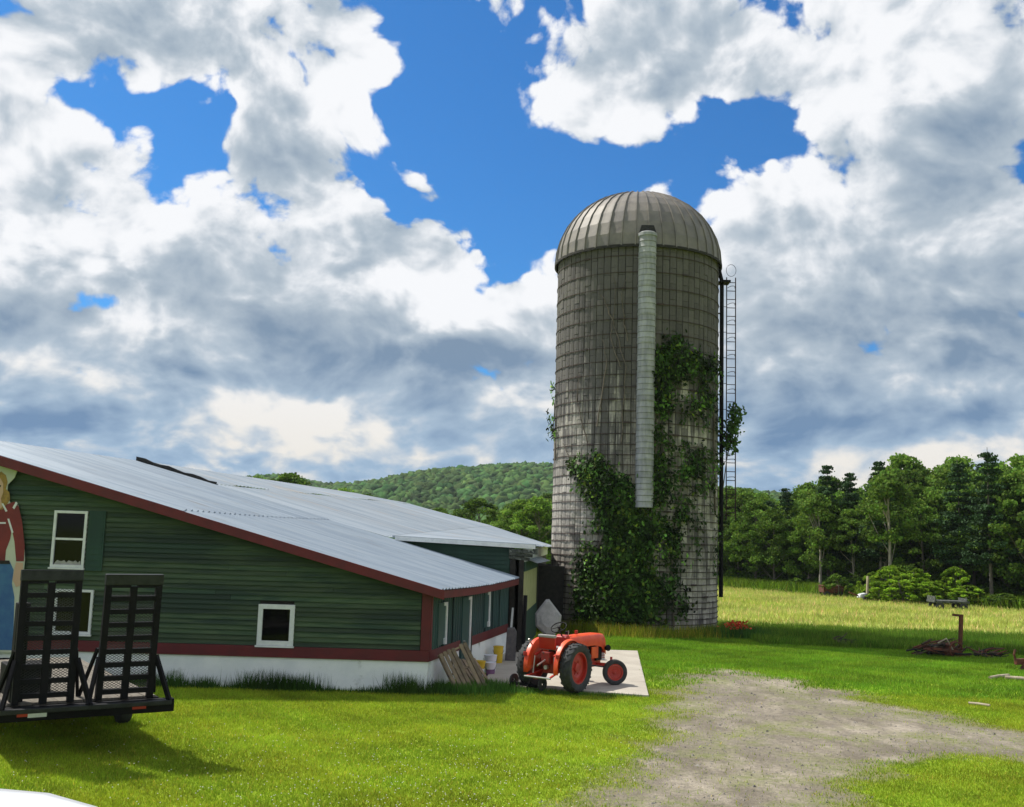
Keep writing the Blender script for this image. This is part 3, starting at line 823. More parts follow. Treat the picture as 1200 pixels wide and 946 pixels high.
# ---------------------------------------------------------------- the second, longer barn behind
b2 = thing('long_barn', 'long low barn behind the first, with old pale roof and cream side wall', 'barn', (-6, 37, 0))
NEAR = [Vector((-13.4, 36.68, 6.37)), Vector((-10.5, 36.68, 5.595)), Vector((-4.3, 36.68, 3.945)), Vector((0.95, 36.68, 3.80))]
FAR = [Vector((-9.0, 60, 6.35)), Vector((-5.75, 60, 5.82)), Vector((-1.0, 60, 4.72)), Vector((2.75, 60, 3.62))]
NP = 16
for k in range(NP):
    t0, t1 = k / NP, (k + 1) / NP + 0.003
    for s in range(3):
        A, B = NEAR[s].lerp(FAR[s], t0), NEAR[s].lerp(FAR[s], t1)
        D, C = NEAR[s + 1].lerp(FAR[s + 1], t0), NEAR[s + 1].lerp(FAR[s + 1], t1)
        wob = 0.03 * math.sin(k * 1.3); D.z += wob * (s != 1); C.z += wob * (s != 1)
        sheet_mesh('roof_panel', (A, B, C, D), ribs=5, amp=0.03, lift=0.03 - 0.012 * s, mat='roof_old', nseg=3, parent=b2, sag=0.02)
m = MB()                                     # black tarred upstand by the ridge, wavy and thin
for k in range(10):
    f0, f1 = k / 10, (k + 1) / 10
    p0, p1 = NEAR[0].lerp(NEAR[1], f0), NEAR[0].lerp(NEAR[1], f1)
    h0, h1 = 0.17 + 0.03 * math.sin(k * 1.9) - 0.05 * f0, 0.17 + 0.03 * math.sin((k + 1) * 1.9) - 0.05 * f1
    m.hexa([tuple(p0), tuple(p1), tuple(p1 + Vector((0, 0.16, 0))), tuple(p0 + Vector((0, 0.16, 0))), tuple(p0 + Vector((0, 0, h0))), tuple(p1 + Vector((0, 0, h1))), tuple(p1 + Vector((0, 0.16, h1))), tuple(p0 + Vector((0, 0.16, h0)))])
m.build('tarred_upstand', 'tar', b2)
m = MB(); m.prism([(-29, 0), (0.25, 0), (0.25, 3.72), (-4.3, 3.86), (-10.5, 5.50), (-13.4, 6.2), (-29, 2.6)], 37.0, 0.12)
m.v = [v for v in m.v]
g2 = m.build('gable_wall', 'green_wall', b2)
for k in range(14):                          # board courses on the green triangle
    zz = 2.95 + 0.15 * k
    if zz > 4.6: break
    zt = zz + 0.15
    xr = 0.35 if zt < 3.70 else -4.3 + (3.86 - zt) / 0.035 if zt < 3.86 else -4.3 - (zt - 3.86) / 0.265
    if xr < -7: break
    m = MB(); m.box(-7.5, min(xr, 0.22) - 0.15, 36.955, 36.995, zz, zz + 0.135); m.build('siding_board', 'green_wall', b2)
m = MB()
m.hexa([(-4.0, 36.6, 3.84), (0.98, 36.6, 3.68), (0.98, 36.66, 3.68), (-4.0, 36.66, 3.84), (-4.0, 36.6, 3.99), (0.98, 36.6, 3.83), (0.98, 36.66, 3.83), (-4.0, 36.66, 3.99)])
m.build('rake_board', 'white_paint', b2)
m = MB()
m.hexa([(-4.1, 36.66, 3.93), (1.0, 36.66, 3.765), (1.0, 36.9, 3.765), (-4.1, 36.9, 3.93), (-4.1, 36.66, 4.01), (1.0, 36.66, 3.85), (1.0, 36.9, 3.85), (-4.1, 36.9, 4.01)])
m.build('roof_edge', 'roof_old', b2)
for k in range(3):                           # ragged eave timbers over the bay
    m = MB(); m.bar((0.05, 36.75 + 0.10 * k, 3.62 - 0.12 * k), (1.0 - 0.1 * k, 36.75 + 0.10 * k, 3.56 - 0.13 * k), 0.09, 0.12); m.build('eave_timber', 'old_beam', b2, bevel=0.01)
m = MB(); m.bar((0.95, 36.8, 3.60), (1.1, 39.5, 3.55), 0.10, 0.20); m.build('eave_timber', 'old_beam', b2, bevel=0.01)
def seg(pf, pb, z0, z1, t=0.08):             # wall piece between two ground points
    (ax, ay), (bx, by) = pf, pb
    d = Vector((bx - ax, by - ay, 0)).normalized(); nn = Vector((d.y, -d.x, 0)) * t
    return MB().hexa([(ax, ay, z0), (ax + nn.x, ay + nn.y, z0), (bx + nn.x, by + nn.y, z0), (bx, by, z0), (ax, ay, z1), (ax + nn.x, ay + nn.y, z1), (bx + nn.x, by + nn.y, z1), (bx, by, z1)])
S0, S1, S2 = (0.55, 37.4), (1.22, 44.6), (2.2, 59.8)
m = MB(); m.box(0.10, 0.30, 36.95, 37.15, 0, 3.6); m.build('post', 'dark_wood', b2, bevel=0.01)
m = MB(); m.box(0.42, 0.60, 36.95, 37.15, 0, 3.6); m.build('post', 'dark_wood', b2, bevel=0.01)
NPAN = 7                                     # cream boards, each its own piece
for k in range(NPAN):
    a = Vector(S0).lerp(Vector(S1), k / NPAN); b = Vector(S0).lerp(Vector(S1), (k + 1) / NPAN - 0.003)
    seg(a, b, 1.35, 2.85, 0.07 + 0.006 * (k % 2)).build('wall_board', 'cream', b2)
seg(S0, S1, 0.0, 1.345, 0.09).build('lower_wall', 'green_wall', b2)
seg(S0, S1, 2.855, 3.20, 0.10).build('upper_wall', 'green_wall', b2)
seg(S0, S2, 3.205, 3.66, 0.11).build('eave_board', 'white_paint', b2)
seg(S1, S2, 0.0, 3.20, 0.05).build('side_wall', 'dark_wood', b2)
sheet_mesh('awning_panel', ((0.66, 38.0, 3.30), (1.5, 46.5, 3.25), (1.95, 46.5, 3.10), (1.12, 38.0, 3.15)), ribs=12, amp=0.012, mat='roof_old', nseg=1, parent=b2)
m = MB(); m.box(-0.35, 0.50, 38.4, 38.5, 0.0, 3.5); m.build('bay_shade_backdrop', 'dark_wood', b2)  # dark backdrop added to stand for the unlit depth of the bay
m = MB(); m.box(-0.34, -0.28, 37.2, 38.4, 0.0, 3.5); m.build('bay_shade_backdrop', 'dark_wood', b2)  # side of that dark backdrop, also standing for shade in the bay
m = MB(); m.box(1.25, 2.6, 47.2, 51.0, 0.0, 2.85); m.build('shade_filler_box', 'dark_wood', b2)  # dark box added in place of the deep shade between barn and silo
# clutter seen in the open bay
m = MB(); m.box(-0.25, 0.08, 37.13, 37.2, 1.0, 2.15); m.build('bay_door', 'green_wall', b2)

def upright(name, label, cat, mat, poly, y, t, group=None, bevel=0.01):
    m = MB(); m.prism(poly, y, t); o = m.build(name, mat, None, bevel=bevel); tag(o, label, cat, group); return o
upright('grey_block', 'grey weathered concrete block standing upright beside the open bay', 'block', 'stone', [(0.02, 0.07), (0.36, 0.07), (0.38, 0.98), (0.30, 1.12), (0.06, 1.10)], 34.2, 0.35, bevel=0.02)
upright('leaning_board', 'narrow pale white board propped upright in the dark barn bay', 'board', 'white_paint', [(0.16, 0.80), (0.24, 0.80), (0.28, 1.62), (0.21, 1.62)], 36.55, 0.04)
m = MB(); m.tube([(0.62, 33.9, 0.07), (0.60, 33.95, 1.1), (0.63, 34.0, 2.2)], 0.07, 8)
tag(m.build('iron_post', 'black_iron', None, smooth=40), 'black iron post standing behind the tractor seat', 'post')
# pale pointed hood: a curved sheet-metal shell leaning on the wall
hood_pts = [(0.0, 0.0), (-0.36, 0.32), (-0.40, 0.75), (-0.02, 1.25), (0.10, 1.27), (0.55, 0.72), (0.52, 0.35), (0.30, 0.02)]
m = MB(); cx_, cz_ = 0.06, 0.62
for L_, sc in ((0.0, 1.0), (-0.10, 0.86), (-0.15, 0.5)):
    m.v += [(1.42 + cx_ + (a - cx_) * sc, 36.6 + L_ + b * 0.12, 0.68 + cz_ + (b - cz_) * sc) for a, b in hood_pts]
nH = len(hood_pts)
for L_ in range(2): m.f += [(L_ * nH + i, L_ * nH + (i + 1) % nH, (L_ + 1) * nH + (i + 1) % nH, (L_ + 1) * nH + i) for i in range(nH)]
m.f.append(tuple(range(2 * nH, 3 * nH)))
m.f.append(tuple(range(nH))[::-1])
hood = m.build('pointed_metal_hood', 'grey_vinyl', None, bevel=0.01)
tag(hood, 'pale grey pointed hood propped up behind the tractor steering wheel', 'metal hood')
m = MB(); m.box(1.15, 1.75, 36.5, 37.1, 0.0, 0.66); o = m.build('oil_drum_stand', 'dark_wood', None, bevel=0.02)
tag(o, 'dark low timber crate carrying the pale pointed hood', 'crate')

# ---------------------------------------------------------------- pails, pallets, slab clutter
def pail(x, y, r, h, body, top, label, group='plastic pails by the white foundation', z=0.0, tophalf=0.55):
    t = thing('pail', label, 'pail', (x, y, z), group=group)
    q = 0.82
    m = MB().lathe([(0.001, 0.0), (r * q, 0.0), (r * (q + (1 - q) * tophalf), h * tophalf)], 20, c=(x, y, z)); m.build('body', body, t, smooth=40)
    m = MB().lathe([(r * (q + (1 - q) * tophalf) + 0.001, h * tophalf), (r, h), (r + 0.01, h), (r + 0.01, h + 0.03), (0.001, h + 0.035)], 20, c=(x, y, z)); m.build('rim', top, t, smooth=40)
    m = MB().tube([(x + (r + 0.015) * math.cos(a), y - 0.02 - 0.10 * math.sin(a), z + h * 0.86 - 0.16 * math.sin(a)) for a in [math.pi * i / 10 for i in range(11)]], 0.006, 5); m.build('handle', 'iron_grey', t)
pail(-0.72, 30.7, 0.17, 0.42, 'pail_white', 'yellow', 'white pail with yellow upper half, nearest the pallets')
pail(-0.42, 31.6, 0.19, 0.50, 'pail_white', 'pail_white', 'all white pail, tallest, behind the yellow topped one')
pail(-0.40, 30.9, 0.15, 0.36, 'pail_label', 'pail_white', 'small pail with a purple band, in front of the white one')
pail(-0.20, 33.6, 0.16, 0.56, 'yellow', 'yellow', 'all yellow pail at the far end of the foundation', z=0.0)

def pallet(label, org, yaw, lean, w=1.0, l=1.15):
    t = thing('pallet', label, 'pallet', org, group='timber pallets leaning on the foundation', local=True)
    t.rotation_euler = (0, 0, yaw)
    R_ = Matrix.Rotation(lean, 4, 'X')
    def put(mb, name):
        mb.v = [tuple(R_ @ Vector(p)) for p in mb.v]
        o = mb.build(name, 'grey_wood', None); o.parent = t
    for i, z0 in enumerate((0.03, l / 2 - 0.02, l - 0.07)):
        put(MB().box(-w / 2, w / 2, 0.022, 0.11, z0, z0 + 0.045), 'stringer')
    ns = 7
    for k in range(ns):
        x0 = -w / 2 + k * (w - 0.10) / (ns - 1)
        if k == 4: continue
        put(MB().box(x0, x0 + 0.098, 0.0, 0.020, -0.005 * k, l + 0.01 * (k % 3)), 'slat')
    for k in range(3):
        x0 = -w / 2 + k * (w - 0.1) / 2
        put(MB().box(x0, x0 + 0.1, 0.112, 0.132, 0, l), 'slat')
    return t
pa = pallet('grey pallet leaning steeply by the red corner, nearest the camera', (-0.80, 27.62, 0.04), 0.62, -0.42, 0.85, 1.22)
pa.rotation_euler = (0, -0.36, 0.50)
pb = pallet('second pallet leaning behind the first, further along the white foundation', (-0.62, 28.45, 0.03), 0.85, -0.80, 0.95, 0.95)
m = MB()
for k in range(5): m.bar((-0.95 + 0.07 * k, 29.3 + 0.1 * k, 0.04 + 0.05 * k), (-1.15 + 0.05 * k, 30.1 + 0.12 * k, 0.05 + 0.11 * k), 0.09, 0.03)
tag(m.build('broken_board', 'grey_wood', None), 'heap of broken boards lying between the pallets and the pails', 'boards')

# ---------------------------------------------------------------- silo
SX, SY, SR, SH = 6.02, 49.4, 3.93, 17.62
silo = thing('silo', 'tall concrete stave silo with ribbed metal dome, chute and climbing vines', 'silo', (SX, SY, 0))
NA, NRW = 72, 24
rowh = SH / NRW
def stave_verts(i, j, rng_):
    a0 = 2 * math.pi * i / NA; a1 = 2 * math.pi * (i + 1) / NA; g_ = 0.004
    z0 = rowh * j - (rowh / 2 if i % 2 else 0) + 0.006; z1 = z0 + rowh - 0.014
    z0 = max(z0, 0.0); z1 = min(z1, SH)
    off = rng_.uniform(-0.010, 0.014)
    out = []
    for z in (z0, z1):
        for r in (SR - 0.06, SR + off - 0.014):
            for a in (a0 + g_, a1 - g_): out.append((SX + r * math.cos(a), SY + r * math.sin(a), z))
    am = (a0 + a1) / 2                       # slightly crowned face
    for z in (z0, z1): out.append((SX + (SR + off) * math.cos(am), SY + (SR + off) * math.sin(am), z))
    # 0,1 inner low  2,3 outer low  4,5 inner high  6,7 outer high  8 crown low  9 crown high
    fs = [(2, 8, 9, 6), (8, 3, 7, 9), (0, 4, 6, 2)[::-1], (1, 3, 7, 5)[::-1], (0, 2, 8, 3, 1), (4, 6, 9, 7, 5)]
    return out, fs
rs_ = random.Random(4)
singles = []
rest = MB(); rest_t = []
for j in range(NRW + 1):
    for i in range(NA):
        am = 2 * math.pi * (i + 0.5) / NA
        if j == NRW and i % 2 == 0: continue
        v_, f_ = stave_verts(i, j, rs_)
        tn = rs_.uniform(0.62, 1.18); tn = tn * (0.62 if rs_.random() < 0.12 else 1.0)
        front = math.sin(am) < -0.12
        zc = (v_[0][2] + v_[4][2]) / 2
        vine = (1.2 < (am - math.pi) < 2.4) and zc < 9
        score = -math.sin(am) - 0.02 * abs(zc - 12) - (0.5 if vine else 0)
        singles.append((score if front and v_[4][2] - v_[0][2] > 0.5 else -9, v_, f_, tn))
singles.sort(key=lambda s: -s[0])
def tinted(mb_v, mb_f, tints, name, mat):
    me = bpy.data.meshes.new(name); me.from_pydata(mb_v, [], mb_f)
    at_ = me.color_attributes.new('tint', 'FLOAT_COLOR', 'POINT')
    c = np.ones((len(mb_v), 4), np.float32); c[:, :3] = np.asarray(tints, np.float32)[:, None]
    at_.data.foreach_set('color', c.ravel()); me.materials.append(mat); return me
for sc_, v_, f_, tn in singles[:300]:
    link('stave', tinted(v_, f_, [tn] * 10, 'stave', MT['stave']), silo)
vv, ff, tt = [], [], []
for sc_, v_, f_, tn in singles[300:]:
    o_ = len(vv); vv += v_; ff += [tuple(q + o_ for q in f) for f in f_]; tt += [tn] * 10
o = link('remaining_staves', tinted(vv, ff, tt, 'remaining_staves', MT['stave']), silo); o['kind'] = 'stuff'
MB().lathe([(SR - 0.07, 0), (SR - 0.07, SH)], 72, c=(SX, SY, 0)).build('inner_wall', 'tar', silo)
# steel hoops, closer together towards the foot
z = 0.25; hz = []
while z < SH - 0.1:
    hz.append(z); z += 0.22 + 0.62 * (z / SH) ** 1.15
hp = [(SR + 0.006, -0.016), (SR + 0.034, -0.016), (SR + 0.034, 0.016), (SR + 0.006, 0.016)]
hoop_me = MB().lathe(hp, 72, c=(SX, SY, 0), closed=True).mesh('hoop', MT['rust'])
hoop_me.materials[0] = MT['hoop'] = material('dark rusty hoop', (0.030, 0.022, 0.020), (0.06, 0.035, 0.028), 3, 0.85)
for k, zz in enumerate(hz):
    hme = hoop_me
    o = link('hoop', hme, silo); o.location = (0, 0, zz)
    a = -math.pi / 2 + 0.35 * math.sin(k * 2.4) - (0.55 if k % 2 else -0.5)
    px_, py_ = SX + (SR + 0.05) * math.cos(a), SY + (SR + 0.05) * math.sin(a)
    tx_, ty_ = -0.16 * math.sin(a), 0.16 * math.cos(a)
    lug = MB().bar((px_ - tx_, py_ - ty_, zz), (px_ + tx_, py_ + ty_, zz), 0.05, 0.075).build('lug', MT['hoop'], o)
    lug.matrix_parent_inverse = Matrix.Translation((0, 0, -zz))
# dome of ribbed gores
DH, DR, NG = 3.62, SR + 0.13, 40
def dome_pt(a, t, lift=0.0):        # t from 0 rim to 1 crown
    e = t * math.pi / 2
    r = DR * math.cos(e) ** 0.92 if t < 1 else 0.0
    zz = DH * math.sin(e)
    return (SX + (r + lift * math.cos(e)) * math.cos(a), SY + (r + lift * math.cos(e)) * math.sin(a), SH - 0.12 + zz + lift * math.sin(e))
for g_ in range(NG):
    a0, a1 = 2 * math.pi * g_ / NG - 0.5 * math.pi, 2 * math.pi * (g_ + 1) / NG - 0.5 * math.pi
    m = MB(); T_ = 9
    for k in range(T_ + 1):
        t = 0.985 * k / T_
        w = (a1 - a0)
        for a, l in ((a0, 0), (a0, 0.055), (a0 + w * 0.09, 0.055), (a0 + w * 0.12, 0.0), (a0 + w * 0.5, -0.012), (a1, 0.0)):
            m.v.append(dome_pt(a, t, l))
    for k in range(T_):
        for q in range(5):
            m.f.append((k * 6 + q, k * 6 + q + 1, (k + 1) * 6 + q + 1, (k + 1) * 6 + q))
    m.build('dome_panel', 'dome', silo)
MB().lathe([(DR - 0.02, SH - 0.20), (DR + 0.05, SH - 0.20), (DR + 0.05, SH - 0.08), (DR - 0.02, SH - 0.08)], 80, c=(SX, SY, 0), closed=True).build('rim_shade_band', 'dark_wood', silo)  # dark ring standing for the shadow beneath the dome rim
MB().lathe([(0.34, SH + DH - 0.20), (0.22, SH + DH - 0.06), (0.001, SH + DH - 0.03)], 20, c=(SX, SY, 0)).build('dome_cap', 'dome', silo, smooth=True)
# chute down the front: short half-round sections
CA = -math.pi / 2 - 0.012; CXc, CYc = SX + (SR + 0.06) * math.cos(CA), SY + (SR + 0.06) * math.sin(CA)
cr = 0.405; z = 5.55; k = 0
while z < 17.75:
    h_ = 0.262
    jx = random.uniform(-0.008, 0.008)
    prof = [(cr, z + 0.0), (cr + 0.014, z + 0.03), (cr + 0.004, z + 0.06), (cr - 0.004, z + h_ * 0.6), (cr, z + h_ - 0.012), (cr - 0.03, z + h_ - 0.004)]
    m = MB().lathe(prof, 18, c=(CXc + jx, CYc, 0), a0=math.pi * 0.94, a1=math.pi * 2.06)
    if k % 5 == 3:
        m.lathe([(cr + 0.004, z + 0.06), (cr + 0.022, z + 0.065), (cr + 0.022, z + 0.10), (cr + 0.004, z + 0.105)], 18, c=(CXc + jx, CYc, 0), a0=math.pi * 0.94, a1=math.pi * 2.06)
    m.build('chute_section', 'chute', silo, smooth=40)
    z += h_; k += 1
ztop = z
m = MB().lathe([(cr - 0.01, ztop - 0.02), (cr + 0.04, ztop + 0.02), (cr + 0.03, ztop + 0.16), (cr - 0.06, ztop + 0.22)], 18, c=(CXc, CYc, 0), a0=math.pi * 0.94, a1=math.pi * 2.06)
m.build('chute_collar', 'chute', silo, smooth=40)
for k in range(6):                                # ribbed hatch fingers above the chute
    a = CA + (k - 2.5) * 0.035
    MB().bar((SX + (SR + 0.10) * math.cos(a), SY + (SR + 0.10) * math.sin(a), ztop + 0.12), (SX + (SR - 0.12) * math.cos(a), SY + (SR - 0.12) * math.sin(a), ztop + 0.62 - 0.05 * abs(k - 2.5)), 0.08, 0.04).build('hatch_rib', 'chute', silo)
m = MB(); a_l, a_r = CA - 0.095, CA + 0.095         # the dark hatch opening in the dome
hp_ = []
for t in (0.02, 0.10, 0.165):
    for a in (a_l, (a_l + a_r) / 2, a_r):
        hp_.append(dome_pt(a if t < 0.15 else CA + (a - CA) * 0.75, t, 0.07))
m.add(hp_, [(0, 1, 4, 3), (1, 2, 5, 4), (3, 4, 7, 6), (4, 5, 8, 7)])
hp2 = [tuple(Vector(p) + Vector((0, 0.10, 0))) for p in hp_]
m.add(hp2, [(0, 3, 4, 1), (1, 4, 5, 2), (3, 6, 7, 4), (4, 7, 8, 5)])
m.build('hatch_opening', 'tar', silo)
# filler pipe and caged ladder on the right
LA = math.radians(-8); lx, ly = math.cos(LA), math.sin(LA)
PXp, PYp = SX + (SR + 0.17) * lx, SY + (SR + 0.17) * ly
m = MB().tube([(PXp, PYp, 1.6), (PXp, PYp, 10), (PXp, PYp, 16.8), (PXp - 0.12, PYp, 17.3), (PXp - 0.45, PYp, 17.6)], 0.10, 12); m.build('filler_pipe', 'black_iron', silo, smooth=50)
for zz in (3.2, 6.2, 9.2, 12.2, 15.2):
    MB().bar((SX + (SR) * lx, SY + SR * ly, zz), (PXp, PYp, zz), 0.06, 0.06).build('pipe_bracket', 'iron_grey', silo)
MB().tube([(PXp - 0.30 , PYp - 0.1, 0.1), (PXp - 0.30, PYp - 0.1, 16.9)], 0.028, 6).build('conduit', 'iron_grey', silo)
LX0, LX1 = SX + (SR + 0.40) * lx, SX + (SR + 0.84) * lx
LYY = SY + (SR + 0.5) * ly
lm = MB(); lm.tube([(LX0, LYY, 5.2), (LX0, LYY, 17.0)], 0.026, 6)
MT['ladder_iron'] = material('dark rusty ladder iron', (0.045, 0.016, 0.018), (0.025, 0.012, 0.013), 4, 0.85)
lad = lm.build('ladder', 'ladder_iron', silo)
MB().tube([(LX1, LYY, 5.2), (LX1, LYY, 17.0)], 0.026, 6).build('ladder_rail', 'ladder_iron', silo)
z = 5.4; k = 0
while z < 17.0:
    MB().tube([(LX0, LYY, z), (LX1, LYY, z)], 0.020, 5).build('rung', 'ladder_iron', lad)
    if k % 3 == 0:
        MB().tube([(SX + SR * lx, SY + SR * ly, z + 0.05), (LX0, LYY, z + 0.05)], 0.016, 5).build('stay', 'ladder_iron', lad)
    if k % 2 == 0:
        cxl, cyl, rr = (LX0 + LX1) / 2, LYY, 0.2
        MB().tube([(cxl + rr * 0.85 * math.cos(a), cyl + 0.42 * math.sin(a), z + 0.15) for a in [math.pi + math.pi * q / 8 for q in range(9)]], 0.016, 4).build('cage_hoop', 'ladder_iron', lad)
    z += 0.42; k += 1
MB().tube([((LX0 + LX1) / 2 + 0.24 * math.cos(a), LYY, 17.35 + 0.30 * math.sin(a)) for a in [2 * math.pi * q / 14 for q in range(15)]], 0.012, 5).build('cage_hoop', 'iron_grey', lad)
MB().box(PXp - 0.15, LX0 + 0.14, PYp - 0.35, PYp + 0.35, 16.70, 16.80).build('platform', 'black_iron', silo)
# bare dead stems clinging to the upper wall
def silo_hit(px, py):
    r = ray(px, py); ox, oy = -SX, -SY
    A = r.x ** 2 + r.y ** 2; B = 2 * (ox * r.x + oy * r.y); C = ox * ox + oy * oy - SR ** 2
    D = B * B - 4 * A * C
    if D < 0: return None
    t = (-B - math.sqrt(D)) / (2 * A)
    return math.atan2(r.y * t - SY, r.x * t - SX), CAM_H + r.z * t

def stems(paths, name, parent, r0=0.028):
    for path in paths:
        pts = []
        for q in range(len(path) - 1):
            for s in range(5):
                f = s / 5; hx_ = path[q][0] * (1 - f) + path[q + 1][0] * f; hy_ = path[q][1] * (1 - f) + path[q + 1][1] * f
                h = silo_hit(hx_ + random.uniform(-1.2, 1.2), hy_)
                if h: pts.append((SX + (SR + 0.06) * math.cos(h[0]), SY + (SR + 0.06) * math.sin(h[0]), h[1]))
        MB().tube(pts, [r0 * (1 - 0.7 * i / len(pts)) for i in range(len(pts))], 5).build(name, 'twig', parent)

def leaf_set(points, normals, size, tint_lo, tint_hi, rng_, droop=0.35):
    """pointed oval leaves (five-corner polygons) lying roughly across their normals."""
    n = len(points); P_ = np.asarray(points); N_ = np.asarray(normals) + rng_.normal(0, 0.55, (n, 3)); N_[:, 2] += droop
    N_ /= np.linalg.norm(N_, axis=1)[:, None]
    up = rng_.normal(0, 1, (n, 3)); up[:, 2] -= 1.2
    T_ = np.cross(N_, up); T_ /= np.linalg.norm(T_, axis=1)[:, None] + 1e-9
    B_ = np.cross(N_, T_)
    s = (size * rng_.uniform(0.6, 1.35, n))[:, None]
    shp = [(-0.05, -0.9), (0.48, -0.25), (0.36, 0.42), (0.0, 1.0), (-0.40, 0.38), (-0.46, -0.3)]
    V = np.stack([P_ + T_ * s * a + B_ * s * b for a, b in shp], 1)
    return V, rng_.uniform(tint_lo, tint_hi, n)

def vine(name, label, blobs_, n, seed, stem_paths=()):
    rng_ = np.random.default_rng(seed); pts, nrm = [], []
    wts = np.array([b[2] * b[3] * (b[4] if len(b) > 4 else 1) for b in blobs_], float); wts /= wts.sum()
    clumps = []
    for _ in range(n // 9):
        b = blobs_[rng_.choice(len(blobs_), p=wts)]
        a = rng_.uniform(0, 2 * math.pi); rr = math.sqrt(rng_.random()) ** 0.9
        h = silo_hit(b[0] + b[2] * rr * math.cos(a), b[1] + b[3] * rr * math.sin(a))
        if h is None: continue
        clumps.append((h[0], h[1], 0.10 + 0.55 * (1 - rr) * rng_.random()))
    for (th, zc, off) in clumps:
        for _ in range(9):
            t2 = th + rng_.normal(0, 0.045); z2 = max(0.05, zc + rng_.normal(0, 0.19)); r = SR + 0.04 + off * rng_.random() + 0.05
            pts.append((SX + r * math.cos(t2), SY + r * math.sin(t2), z2)); nrm.append((math.cos(t2), math.sin(t2), 0.1))
    V, tn = leaf_set(pts, nrm, 0.105, 0.7, 1.3, rng_)
    tn = tn * np.repeat(np.exp(rng_.normal(-0.25, 0.85, len(clumps))), 9)  # clump contrast puts pale highlights and darker leaves into the colour
    warm = rng_.random(len(tn)) < 0.10  # some leaves tinted yellow-green as if catching the sun
    tint = np.stack([tn * np.where(warm, 2.2, 1), tn * np.where(warm, 1.5, 1), tn], 1)
    t = thing('climbing_vine', label, 'vine', (SX, SY - SR, 0), group='vines climbing the silo')
    link('leaves', raw_mesh('leaves', V, 6, MT['vine'], tint), t)
    stems(stem_paths, 'stem', t, 0.05)
    return t
vine('climbing_vine', 'broad vine mass left of the chute, reaching down to the silo foot',
     [(690, 548, 22, 12, 1.1), (702, 566, 22, 26), (722, 590, 20, 34), (735, 635, 26, 40), (705, 640, 20, 40, 0.35), (722, 690, 44, 42), (688, 672, 12, 34, 0.5), (742, 700, 26, 36), (700, 712, 28, 22), (752, 628, 12, 30)], 10500, 1,
     [[(735, 735), (732, 640), (715, 580), (670, 540), (658, 515)], [(705, 735), (700, 650), (722, 590)], [(755, 735), (748, 640), (742, 610)]])
vine('climbing_vine', 'vine patch high on the right half of the silo beside the chute',
     [(790, 424, 30, 18, 1.2), (815, 435, 26, 16), (832, 446, 12, 28), (775, 450, 14, 40), (770, 500, 12, 40, 0.5), (800, 470, 30, 20, 0.25), (822, 480, 16, 22, 0.6), (785, 405, 12, 8)], 2700, 2,
     [[(768, 590), (768, 500), (782, 430), (800, 405)], [(836, 600), (836, 500), (830, 440)]])
vine('climbing_vine', 'darker loose vine on the shaded right side below the chute end',
     [(795, 540, 30, 22, 0.7), (820, 555, 20, 30), (782, 600, 24, 44, 0.9), (805, 630, 24, 30, 0.35), (775, 660, 20, 50, 0.8), (785, 705, 24, 28, 0.6), (838, 520, 6, 34), (765, 570, 14, 40, 0.8), (835, 620, 6, 50, 0.4)], 3000, 3,
     [[(790, 735), (785, 640), (800, 560), (822, 510)]])
vine('climbing_vine', 'thin sprig of vine hanging off the left edge of the silo',
     [(650, 480, 3, 18), (652, 462, 4, 8), (652, 500, 3, 12)], 260, 4, [[(652, 540), (650, 490), (651, 455)]])
t = thing('climbing_vine', 'leafy shoot growing out through the silo ladder', 'vine', (10.4, 49, 0), group='vines climbing the silo')
rng_ = np.random.default_rng(9); pts = []
for k in range(420):
    f = rng_.random(); zz = 8.4 + 2.2 * f
    pts.append((10.55 + 0.32 * rng_.normal(0, 0.6) + 0.15 * math.sin(zz * 2), 48.7 + rng_.normal(0, 0.25), zz + rng_.normal(0, 0.15)))
V, tn = leaf_set(pts, [(0.3, -1, 0.1)] * len(pts), 0.12, 0.5, 1.6, rng_)
link('leaves', raw_mesh('leaves', V, 6, MT['vine'], tn), t)
MB().tube([(10.1, 48.8, 6.2), (10.3, 48.7, 8.0), (10.6, 48.7, 9.4), (10.55, 48.7, 10.6)], [0.03, 0.02, 0.015, 0.008], 5).build('stem', 'twig', t)
dead = thing('dead_vine', 'bare dead stems clinging to the upper wall left of the chute', 'dead vine', (SX, SY - SR, 10))
stems([[(728, 520), (733, 430), (720, 380), (722, 330), (714, 318)], [(735, 400), (728, 350), (735, 320)], [(700, 500), (712, 430), (706, 390)], [(690, 520), (676, 470), (680, 430)], [(720, 380), (708, 350), (700, 340)], [(728, 430), (716, 400), (718, 370)]], 'stem', dead, 0.03)

